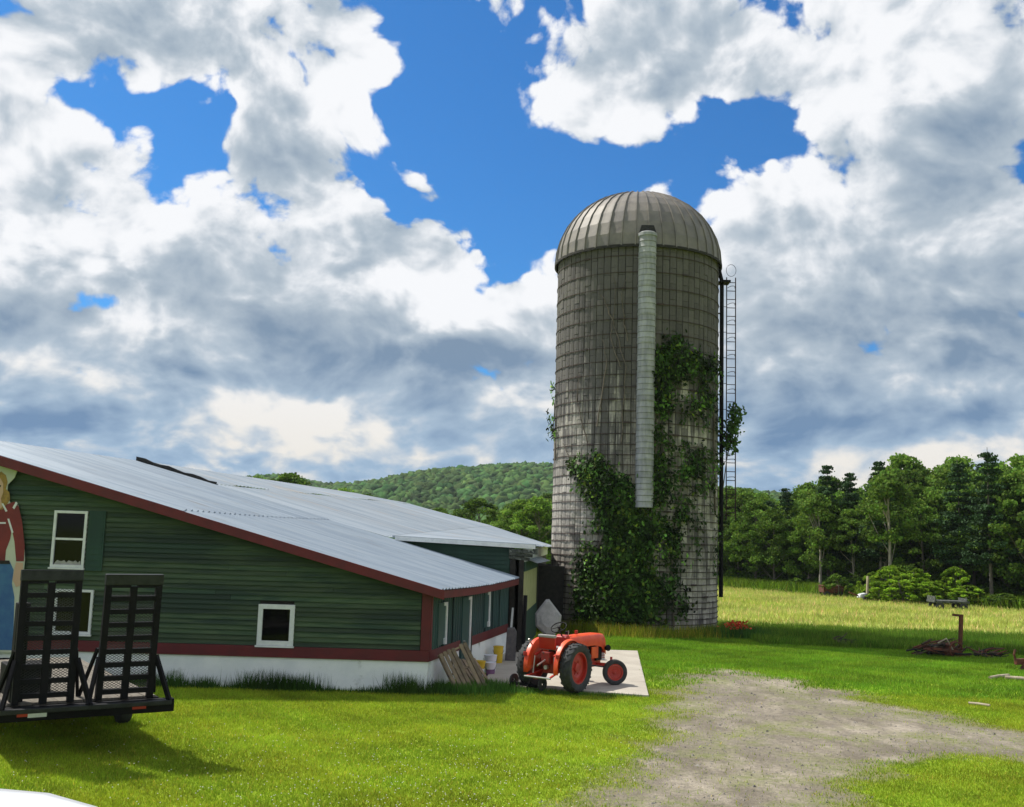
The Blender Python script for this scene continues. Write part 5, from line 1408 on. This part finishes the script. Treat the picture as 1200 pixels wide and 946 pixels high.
rust_frame('flat_wagon', 'grey weathered flat wagon parked before the wood', 'wagon', (x, y, 0), -0.05,
           [('deck', 'old_beam', MB().box(-1.2, 1.2, -0.8, 0.8, 0.52, 0.66), dict(bevel=0.02)), ('rail', 'old_beam', MB().box(-1.15, -1.08, -0.78, 0.78, 0.661, 0.95), {}), ('rail', 'old_beam', MB().box(1.0, 1.07, -0.78, 0.78, 0.661, 0.85), {})] +
           [('wheel', 'rubber', MB().lathe([(0.1, -0.07), (0.28, -0.07), (0.28, 0.07), (0.1, 0.07)], 16, 'Y', c=(sx_, sy_, 0.28), closed=True), {}) for sx_ in (-0.8, 0.8) for sy_ in (-0.7, 0.7)])

# ---------------------------------------------------------------- trees
def quads(P_, size, rng_, flat=0.0):
    n = len(P_); N_ = rng_.normal(0, 1, (n, 3)); N_[:, 2] = N_[:, 2] * (1 - flat) + flat * 1.5
    N_ /= np.linalg.norm(N_, axis=1)[:, None]
    T_ = np.cross(N_, rng_.normal(0, 1, (n, 3))); T_ /= np.linalg.norm(T_, axis=1)[:, None]; B_ = np.cross(N_, T_)
    s = (size * rng_.uniform(0.55, 1.35, n))[:, None]
    return np.stack([P_ + T_ * s * a + B_ * s * b for a, b in ((-0.5, -0.35), (0.4, -0.55), (0.6, 0.3), (-0.1, 0.65))], 1)

def broadleaf(seed, H_=12.0, spread=0.30, base=0.30, leaves=14000, size=0.205, trunk='bark', mat='leaf', clumps=75, name='broadleaf_tree'):
    rng_ = np.random.default_rng(seed); rr = random.Random(seed)
    t = thing(name, 'x', 'tree', (0, 0, 0), local=True)
    tm = MB(); lean = rr.uniform(-0.5, 0.5)
    tr = [Vector((lean * f * f + 0.1 * math.sin(f * 5 + seed), 0.12 * math.cos(f * 4 + seed), H_ * f)) for f in [i / 7 * 0.86 for i in range(8)]]
    tm.tube(tr, [0.19 * (1 - 0.85 * i / 7) * H_ / 12 + 0.02 for i in range(8)], 7)
    centres = []
    for k in range(clumps):
        f = base + (1 - base) * rng_.random() ** 0.85
        prof = math.sin(math.pi * min(1, max(0.0, (f - base) / (1 - base) * 0.86 + 0.14))) ** 0.7
        a = rng_.uniform(0, 2 * math.pi); r = H_ * spread * prof * (0.35 + 0.65 * rng_.random() ** 0.5)
        c = np.array([lean * f * f + r * math.cos(a), r * math.sin(a), H_ * f * 0.97]); centres.append((c, 0.055 * H_ * rng_.uniform(0.7, 1.5)))
        if k % 4 == 0:
            fi = max(0.2, f - rr.uniform(0.12, 0.3)); q = tr[min(7, int(fi / 0.86 * 7))]
            mid = q.lerp(Vector(c), 0.5) + Vector((0, 0, -0.02 * H_))
            tm.tube([q, mid, Vector(c)], [0.055 * H_ / 12, 0.035 * H_ / 12, 0.012], 5)
    o = tm.build('trunk', trunk, None, smooth=60); o.parent = t
    pts, tn = [], []
    per = leaves // clumps
    for c, r in centres:
        d = rng_.normal(0, 1, (per, 3)); d /= np.linalg.norm(d, axis=1)[:, None]
        rad = r * rng_.random(per)[:, None] ** 0.45 * np.array([1.25, 1.25, 0.75])
        pts.append(c + d * rad); tn.append(np.full(per, rng_.uniform(0.60, 1.45)) * rng_.uniform(0.6, 1.4, per))
    P_ = np.concatenate(pts); tn = np.concatenate(tn)
    yl = rng_.uniform(0.85, 1.25, len(tn))
    o = link('crown', raw_mesh('crown', quads(P_, size, rng_, 0.3), 4, MT[mat], np.stack([tn * yl, tn, tn * 0.9], 1))); o.parent = t
    return t

def conifer(seed, H_=13.0, leaves=5200):
    rng_ = np.random.default_rng(seed)
    t = thing('pine_tree', 'x', 'tree', (0, 0, 0), local=True)
    o = MB().tube([(0, 0, 0), (0.05, 0, H_ * 0.5), (0, 0.05, H_)], [0.17, 0.10, 0.02], 7).build('trunk', 'bark', None); o.parent = t
    pts, tn = [], []; z = H_ * 0.28
    while z < H_ * 0.985:
        f = (z / H_ - 0.28) / 0.72; R_ = H_ * 0.17 * (1 - f) ** 0.75 + 0.12; nb = rng_.integers(4, 7)
        for b in range(nb):
            a = rng_.uniform(0, 2 * math.pi); L_ = R_ * rng_.uniform(0.6, 1.2); m_ = int(50 + 120 * (1 - f))
            u = rng_.random(m_) ** 0.7
            wob = rng_.normal(0, 0.10 + 0.10 * u[:, None] * 1.0, (m_, 3)) * np.array([1, 1, 0.5])
            p = np.stack([np.cos(a) * L_ * u, np.sin(a) * L_ * u, z - 0.10 * L_ * u + 0.14 * L_ * u * u], 1) + wob
            pts.append(p); tn.append(np.full(m_, rng_.uniform(0.6, 1.4)))
        z += H_ * 0.036 * rng_.uniform(0.7, 1.4)
    P_ = np.concatenate(pts); tn = np.concatenate(tn)
    o = link('crown', raw_mesh('crown', quads(P_, 0.165, rng_, 0.5), 4, MT['conifer'], tn)); o.parent = t
    return t

ARCH = [broadleaf(21, spread=0.29, base=0.26), broadleaf(22, spread=0.33, base=0.22, trunk='pale_bark'), broadleaf(23, spread=0.26, base=0.32, trunk='pale_bark'),
        broadleaf(24, spread=0.32, base=0.16), broadleaf(25, spread=0.30, base=0.38, leaves=10000, trunk='bark'), broadleaf(26, spread=0.36, base=0.18)]
PINES = [conifer(31), conifer(32)]
USED = set()
def place(src, Hs, x, y, h, label, group, wide=1.0):
    if id(src) in USED: o = copy_tree(src)
    else: o = src; USED.add(id(src))
    o.location = (x, y, -0.05); o.rotation_euler = (0, 0, random.uniform(0, 6.28)); k = h / Hs
    o.scale = (k * wide, k * wide, k); o['label'] = label; o['group'] = group
    return o
LA_, LD_ = Vector((22.8, 104.2)), Vector((16.8, -24.7)); LN_ = Vector((0.826, 0.564))
TOPS = [(560, 600), (600, 590), (640, 584), (700, 580), (860, 574), (900, 575), (930, 580), (960, 566), (985, 556), (1010, 560), (1040, 552), (1070, 541), (1105, 535), (1140, 548), (1170, 536), (1200, 524), (1300, 520), (1500, 510)]
def skyline(px): return float(np.interp(px, [p[0] for p in TOPS], [p[1] for p in TOPS]))
ORD = ['first', 'second', 'third', 'fourth', 'fifth', 'sixth', 'seventh', 'eighth', 'ninth', 'tenth', 'eleventh', 'twelfth', 'thirteenth', 'fourteenth', 'fifteenth', 'sixteenth', 'seventeenth', 'eighteenth', 'nineteenth', 'twentieth']
rr = random.Random(42)
for rowi, (d, sp, fac) in enumerate(((0.0, 3.3, 0.86), (3.6, 2.9, 0.98), (7.5, 2.9, 1.0), (12.0, 3.2, 1.03))):
    s = -1.65; front_n = 0
    while s < (1.5 if rowi < 3 else 1.3):
        p = LA_ + LD_ * s + LN_ * (d + rr.uniform(-1.2, 1.2)); px = 600 + 1200 * p.x / p.y
        hor = 632 + 0.03 * (px - 600)
        h = (4 + (hor - skyline(px)) / 1200 * p.y) * fac * rr.uniform(0.80, 1.04)
        k = rr.randrange(len(ARCH))
        if rowi == 0: k = rr.choice([0, 1, 3, 5, 3, 2])
        pine = rr.random() < (0.05 if rowi == 0 else 0.10)
        src, HH = (PINES[rr.randrange(2)], 13.0) if pine else (ARCH[k], 12.0)
        kind = 'dark pine' if pine else ('pale trunked broadleaf tree' if k in (1, 2) else 'broadleaf tree')
        if rowi == 0 and 845 < px < 1205:
            lab = f'{kind} {ORD[min(front_n, 19)]} from the silo along the front edge of the wood'; front_n += 1
            gr = 'trees along the front edge of the wood'
        elif px < 850:
            lab, gr = ('tree of the far wood showing between the barn roof and the silo' if px < 655 else 'tree of the far wood standing behind the silo'), 'trees of the wood behind the silo'
        else:
            spot = 'near the silo' if px < 925 else 'above the red wagon' if px < 1005 else 'above the bright shrubs' if px < 1110 else 'at its right end'
            lab, gr = ('dark pine' if pine else 'pale trunked tree' if k in (1, 2) else 'broad leafy tree') + ' inside the wood, behind its front edge, ' + spot, 'trees inside the wood'
        if s > -1.65: pass
        place(src, HH, p.x, p.y, h, lab, gr)
        s += sp / 29.9 * rr.uniform(0.75, 1.25)
# slender pale trunks standing out at the wood's front
THIN = broadleaf(27, 12.0, 0.20, 0.50, 6500, 0.20, 'pale_bark', 'leaf', 44)
for (px, top, y, lb) in ((1043, 556, 84, 'slender tree with a tall pale forked trunk before the middle of the wood'), (962, 580, 93, 'slender pale trunked tree above the red wagon')):
    x = (px - 600) / 1200 * y; hor = 632 + 0.03 * (px - 600)
    place(THIN, 12.0, x, y, 4 + (hor - top) / 1200 * y, lb, 'slender pale trunked trees')
# pines whose tops stand out above the wood
for (px, top, y, lb) in ((984, 543, 92, 'tall pine whose layered top stands out above the middle of the wood'), (1012, 552, 90, 'shorter pine just right of the tall layered pine'), (1048, 538, 86, 'thin pine top above the bright shrub'),
                         (1145, 534, 80, 'pine rising between two round crowns near the right edge'), (1183, 520, 76, 'tallest pine at the right end of the wood'), (935, 572, 98, 'small pine top in the left part of the wood')):
    x = (px - 600) / 1200 * y; hor = 632 + 0.03 * (px - 600)
    place(PINES[px % 2], 13.0, x, y + 3, 4 + (hor - top) / 1200 * y, lb, 'pines standing out above the wood')
# trees beyond the barn roofs
for i, (px, top, y, lb, k) in enumerate(((340, 556, 105, 'dark round tree behind the barn ridge, left of the hill', 5), (322, 562, 112, 'lower dark tree touching the left side of the round tree behind the ridge', 3), (402, 572, 100, 'small yellow green tree just above the barn roof', 3),
                                         (430, 580, 120, 'low tree right of the small yellow green tree above the roof', 5), (566, 585, 108, 'dark round tree above the long barn roof before the hill', 5), (592, 606, 104, 'small light tree beside the dark round one above the long roof', 3),
                                         (618, 586, 100, 'tall tree just left of the silo', 0), (636, 582, 98, 'tall tree half hidden by the silo edge', 3), (300, 558, 180, 'distant tree at the left end of the hill skyline', 3), (520, 596, 130, 'low tree crown above the middle of the long roof', 5))):
    x = (px - 600) / 1200 * y; hor = 632 + 0.03 * (px - 600)
    place(ARCH[k], 12.0, x, y, 4 + (hor - top) / 1200 * y, lb, 'trees beyond the barn roofs', 1.25)

# bright shrubs before the wood
SB = [broadleaf(41, 4.0, 0.60, 0.02, 9000, 0.16, 'bark', 'bush', 60, 'shrub'), broadleaf(42, 4.0, 0.52, 0.02, 9000, 0.16, 'bark', 'bush', 56, 'shrub')]
SG = [broadleaf(43, 4.0, 0.60, 0.02, 7000, 0.20, 'bark', 'leaf', 54, 'shrub')]
for i, (px, py, top, src, w, lb) in enumerate(((1052, 707, 662, SB[0], 1.2, 'broad bright green shrub, largest in front of the wood'), (1066, 709, 672, SB[1], 1.7, 'low bright shrub filling the gap between the two broadest shrubs'), (1098, 711, 680, SB[0], 1.6, 'low bright shrub just left of the flat wagon'), (1145, 713, 684, SB[1], 1.8, 'low bright shrub right of the flat wagon'), (1040, 708, 680, SB[0], 1.6, 'low bright shrub right of the white implement'), (1082, 709, 664, SB[1], 1.1, 'bright shrub joined to the right of the broad one'), (1030, 706, 668, SB[1], 0.9, 'bright shrub joined to the left of the broad one'),
                                      (1132, 711, 664, SB[0], 1.0, 'bright upright shrub between two wagons and the right edge'), (1118, 711, 674, SB[1], 0.8, 'small bright shrub behind the flat wagon'), (990, 702, 672, SG[0], 1.0, 'dull green shrub right of the red wagon'),
                                      (938, 695, 676, SG[0], 1.3, 'dull green shrub left of the red wagon'), (915, 692, 678, SB[0], 1.3, 'low round bright bush near the red wagon, right of two others'), (890, 690, 676, SB[1], 1.5, 'low round bright bush in the middle, right of the silo'),
                                      (865, 688, 664, SB[1], 1.2, 'bright bush closest to the silo'), (1185, 716, 694, SG[0], 2.0, 'low dull bush at the right edge of the meadow'), (1155, 713, 690, SG[0], 1.8, 'low dull bush left of the edge bush'), (1012, 700, 668, SG[0], 1.0, 'dull green shrub behind the white implement'))):
    x, y = at(px, py); hor = 632 + 0.03 * (px - 600)
    place(src, 4.0, x, y + 1.5, max(0.8, 4 + (hor - top) / 1200 * (y + 1.5)), lb, 'shrubs in front of the wood', w)
SRC_LEFT = [s for s in ARCH + PINES + SB + SG if id(s) not in USED]
for s in SRC_LEFT:
    for ch in list(s.children): bpy.data.objects.remove(ch)
    bpy.data.objects.remove(s)

# ---------------------------------------------------------------- grass, weeds, flowers, stones
def blades(name, x, y, h, w, mat, lean=0.35, tint=(0.65, 1.35), warm=0.0, seed=0, z0=0.0, hue=(1, 1, 1)):
    rng_ = np.random.default_rng(seed); n = len(x)
    a = rng_.uniform(0, 2 * math.pi, n); la = rng_.uniform(0, 2 * math.pi, n); ll = np.abs(rng_.normal(0, lean, n)) * h
    dx_, dy_ = np.cos(a) * w / 2, np.sin(a) * w / 2; z = np.zeros(n) + z0
    V = np.stack([np.stack([x - dx_, y - dy_, z], 1), np.stack([x + dx_, y + dy_, z], 1), np.stack([x + np.cos(la) * ll, y + np.sin(la) * ll, z + h], 1)], 1)
    patch = 1 + 0.22 * lump(x, y, 1.1, 3) + 0.16 * lump(x, y, 0.35, 8) + 0.14 * lump(x, y, 2.7, 1)
    t = rng_.uniform(*tint, n) * patch; wm = (rng_.random(n) < warm)
    T3 = np.stack([t * np.where(wm, 1.9, 1 + 0.10 * lump(x, y, 0.8, 6)), t * np.where(wm, 1.15, 1), t * np.where(wm, 2.5, 1)], 1) * np.array(hue)
    return link(name, raw_mesh(name, V, 3, MT[mat], T3))

rng = np.random.default_rng(77)
def lawn_points(n, x0, x1, y0, y1, power=1.0):
    x = rng.uniform(x0, x1, n); y = y0 + (y1 - y0) * rng.random(n) ** power
    keep = (x < y * 0.56 + 3.0) & (x > -y * 0.56 - 7.5)
    dm = drive_mask(x, y)
    fall = np.clip((1.3 - dm) / 1.9, 0, 1)
    keep &= (rng.random(n) < fall * fall * (3 - 2 * fall)) | ((dm < 2.6) & (rng.random(n) < 0.02))
    keep &= ~inside(SLAB, x, y) & ~inside(BARN_FOOT, x, y) & ~((x < 1.9) & (y > 37)) & ~(inside([(-2, 27.5), (0, 29), (0.2, 38), (-0.5, 38)], x, y))
    keep &= (np.hypot(x - SX, y - SY) > SR)
    bare = lump(x, y, 0.9, 12) + 0.6 * lump(x, y, 0.3, 5)
    keep &= (bare > -1.15) | (rng.random(n) < 0.4)
    return x[keep], y[keep]
x, y = lawn_points(1150000, -23, 18, 13.2, 29.5, 1.15)
o = blades('lawn_grass', x, y, rng.uniform(0.028, 0.075, len(x)), rng.uniform(0.010, 0.020, len(x)), 'blade', 0.55, (0.6, 1.3), 0.05, 1)
o['kind'] = 'stuff'; tag(o, 'short mown bright green lawn grass in front of the barn', 'grass')
x, y = lawn_points(420000, 3, 30, 29.0, 50.0, 0.8)
o = blades('lawn_grass', x, y, rng.uniform(0.05, 0.12, len(x)), rng.uniform(0.02, 0.035, len(x)), 'blade', 0.5, (0.55, 1.1), 0.03, 2, hue=(0.72, 0.98, 1.0))
o['kind'] = 'stuff'; tag(o, 'mown grass between the drive and the hay meadow', 'grass')
# taller unmown band and the hay beyond
n = 150000
x = rng.uniform(10.5, 40, n); y = 43.0 + 9.5 * rng.random(n) - 0.13 * (x - 10)
k = (lump(x, y, 1.4, 2) + rng.normal(0, 0.4, n) > -0.5) & (np.hypot(x - SX, y - SY) > SR + 0.4) & (np.abs(x) < y * 0.58); x, y = x[k], y[k]
o = blades('tall_grass', x, y, rng.uniform(0.14, 0.42, len(x)), rng.uniform(0.02, 0.04, len(x)), 'blade', 0.35, (0.25, 0.85), 0.08, 3, hue=(0.7, 1, 1.3))
o['kind'] = 'stuff'; tag(o, 'tall unmown grass in a band along the near edge of the meadow', 'tall grass')
n = 150000
x = rng.uniform(6, 60, n); y = 50 + 55 * rng.random(n) ** 0.8
k = (1.48 * x + y < 133) & (np.abs(x) < y * 0.56) & (x > 2.5 + 0.0 * y); x, y = x[k], y[k]
o = blades('hay_grass', x, y, rng.uniform(0.12, 0.38, len(x)), rng.uniform(0.04, 0.08, len(x)), 'hay', 0.5, (0.8, 1.25), 0.10, 4)
o['kind'] = 'stuff'; tag(o, 'pale yellow green hay grass of the open meadow', 'hay')
# rank growth at the wood's foot
n = 60000
s_ = rng.uniform(-0.2, 1.5, n); dd = rng.normal(-2.0, 1.6, n)
x = LA_.x + LD_.x * s_ + LN_.x * dd; y = LA_.y + LD_.y * s_ + LN_.y * dd
o = blades('wood_edge_weeds', x, y, rng.uniform(0.3, 1.1, n), rng.uniform(0.08, 0.16, n), 'blade', 0.5, (0.2, 0.8), 0.05, 5, hue=(0.8, 1, 1))
o['kind'] = 'stuff'; tag(o, 'rank green weeds along the foot of the wood', 'weeds')
# dark undergrowth between the trunks
n = 110000
s_ = rng.uniform(-1.6, 1.5, n); dd = rng.uniform(-0.8, 12, n)
P3 = np.stack([LA_.x + LD_.x * s_ + LN_.x * dd, LA_.y + LD_.y * s_ + LN_.y * dd, 0.05 + (1.2 + 0.35 * np.clip(dd, 0, 9) + 0.5 * lump(s_ * 30, dd, 2.0, 3)) * rng.random(n) ** 1.1], 1)
o = link('undergrowth', raw_mesh('undergrowth', quads(P3, 0.30, rng, 0.2), 4, MT['leaf'], rng.uniform(0.4, 1.4, n))); o['kind'] = 'stuff'
tag(o, 'dark leafy undergrowth between the trunks of the wood', 'undergrowth')
# weeds at the barn foot
def weed_band(name, label, spots, n, h0, h1, mat, seed, tint=(0.6, 1.6), warm=0.0, w=(0.012, 0.028), lean=0.3):
    rng_ = np.random.default_rng(seed); xs, ys, hs = [], [], []
    wt = np.array([s[4] for s in spots], float); wt /= wt.sum(); pick = rng_.choice(len(spots), n, p=wt)
    S_ = np.array([s[:4] for s in spots])[pick]; H_ = np.array([s[5] for s in spots])[pick]
    x = S_[:, 0] + rng_.normal(0, 1, n) * S_[:, 2]; y = S_[:, 1] + rng_.normal(0, 1, n) * S_[:, 3]
    k = ~inside(SLAB, x, y) & ~((x < XC - 0.1) & (y > Y0 - 0.03)); x, y, H_ = x[k], y[k], H_[k]
    o = blades(name, x, y, rng_.uniform(h0, h1, len(x)) * H_, rng_.uniform(*w, len(x)), mat, lean, tint, warm, seed)
    o['kind'] = 'stuff'; tag(o, label, 'weeds'); return o
sp = []
x_ = -13.5; r2 = random.Random(3)
while x_ < -1.9:
    big = r2.random()
    sp.append((x_, Y0 - 0.22 - 0.12 * r2.random(), 0.14, 0.10, 0.4 + 1.6 * big ** 2, 0.25 + 0.85 * big ** 3)); x_ += r2.uniform(0.16, 0.34)
sp += [(-9.2, Y0 - 0.3, 0.5, 0.14, 5, 0.9), (-6.0, Y0 - 0.3, 0.35, 0.12, 5, 1.15), (-5.2, Y0 - 0.3, 0.3, 0.12, 4, 1.0), (-2.6, Y0 - 0.2, 0.3, 0.15, 5, 1.2), (-1.7, Y0 + 0.1, 0.25, 0.25, 4, 0.8)]
weed_band('foundation_weeds', 'dark tall weeds growing along the foot of the white foundation', sp, 8000, 0.08, 0.50, 'weed', 6, (0.5, 1.4))
weed_band('corner_weeds', 'bright long grass around the pallets and the slab corner', [(-0.9, 27.6, 0.45, 0.30, 4, 1.0), (-0.3, 28.1, 0.35, 0.30, 3, 1.1), (-1.3, 27.5, 0.3, 0.25, 2, 1.0), (0.5, 27.8, 0.6, 0.16, 2, 0.6), (2.2, 27.55, 0.7, 0.10, 1.5, 0.45)], 7000, 0.08, 0.30, 'weed', 7, (1.2, 2.6))
weed_band('silo_weeds', 'yellowing tall weeds around the foot of the silo', [(SX + 4.6 * math.cos(a), SY + 4.6 * math.sin(a), 0.6, 0.45, 1, 1.0) for a in np.linspace(math.pi * 1.1, math.pi * 2.05, 14)] + [(3.8, 45.6, 0.8, 0.4, 3, 1.2), (5.4, 44.6, 0.8, 0.3, 2, 1.1)], 8000, 0.16, 0.60, 'blade', 8, (0.3, 1.0), 0.30, (0.02, 0.04))
px_, py_ = at(862, 748)
weed_band('flower_foliage', 'leafy patch carrying the orange flowers right of the silo', [(px_, py_, 0.75, 0.35, 1, 1)], 2200, 0.3, 0.6, 'weed', 9, (0.8, 1.8), 0, (0.03, 0.05))
n = 150
P3 = np.stack([rng.normal(px_, 0.30, n), rng.normal(py_ - 0.2, 0.22, n), rng.uniform(0.42, 0.74, n)], 1)
o = link('orange_flowers', raw_mesh('orange_flowers', quads(P3, 0.085, rng), 4, MT['poppy'])); o['kind'] = 'stuff'; tag(o, 'patch of orange red flowers just right of the silo foot', 'flowers')
# clover heads
x, y = lawn_points(3800, -13, 4, 13.5, 22.0, 1.2)
dens_ = np.exp(-((x + 1.2) / 3.2) ** 2 - ((y - 16.5) / 2.6) ** 2) * 0.9 + 0.16
k = rng.random(len(x)) < dens_; x, y = x[k], y[k]
P3 = np.stack([x, y, rng.uniform(0.05, 0.085, len(x))], 1)
V = np.concatenate([np.stack([P3 + np.array(d) * 0.009 for d in q], 1) for q in (((-1, -1, 0), (1, -1, 0), (0, 0, 1.2)), ((1, -1, 0), (1, 1, 0), (0, 0, 1.2)), ((1, 1, 0), (-1, 1, 0), (0, 0, 1.2)), ((-1, 1, 0), (-1, -1, 0), (0, 0, 1.2)))])
o = link('clover_flowers', raw_mesh('clover_flowers', V, 3, MT['clover'])); o['kind'] = 'stuff'; tag(o, 'small white clover heads scattered over the lawn', 'clover')
# loose stones on the drive
n = 9000
x = rng.uniform(0, 22, n); y = 13.5 + 20 * rng.random(n) ** 1.1; k = drive_mask(x, y) > 0.0; x, y = x[k], y[k]; n = len(x)
r = rng.uniform(0.008, 0.030, n) * np.where(rng.random(n) < 0.05, 1.8, 1)
Tt = np.array([(1, 0, 0), (-0.5, 0.87, 0), (-0.5, -0.87, 0), (0.1, 0.05, 0.75)])
V4 = Tt[None] * r[:, None, None] * rng.uniform(0.7, 1.3, (n, 4, 1)); ang = rng.uniform(0, 6.28, n)
V4 = np.stack([V4[..., 0] * np.cos(ang)[:, None] - V4[..., 1] * np.sin(ang)[:, None], V4[..., 0] * np.sin(ang)[:, None] + V4[..., 1] * np.cos(ang)[:, None], V4[..., 2]], -1)
V4 += np.stack([x, y, np.full(n, 0.006)], 1)[:, None]
V = V4[:, [[0, 1, 3], [1, 2, 3], [2, 0, 3]]].reshape(-1, 3, 3)
o = link('gravel_stones', raw_mesh('gravel_stones', V, 3, MT['pebble'], np.repeat(rng.uniform(0.6, 1.3, n), 3))); o['kind'] = 'stuff'; tag(o, 'loose small stones lying on the gravel drive', 'gravel')

# ---------------------------------------------------------------- summer haze: one closed even box of air round everything
HB = MB().box(-3100, 3100, -2100, 4100, -2.6, 112.0)
hz_mat = bpy.data.materials.new('summer haze'); hz_mat.use_nodes = True
for nd in list(hz_mat.node_tree.nodes): hz_mat.node_tree.nodes.remove(nd)
pv = hz_mat.node_tree.nodes.new('ShaderNodeVolumePrincipled')
pv.inputs['Color'].default_value = (0.80, 0.88, 1.0, 1); pv.inputs['Density'].default_value = 0.00009; pv.inputs['Anisotropy'].default_value = 0.2
mo_ = hz_mat.node_tree.nodes.new('ShaderNodeOutputMaterial'); hz_mat.node_tree.links.new(pv.outputs[0], mo_.inputs['Volume'])
o = link('haze', HB.mesh('haze', hz_mat)); o['kind'] = 'stuff'
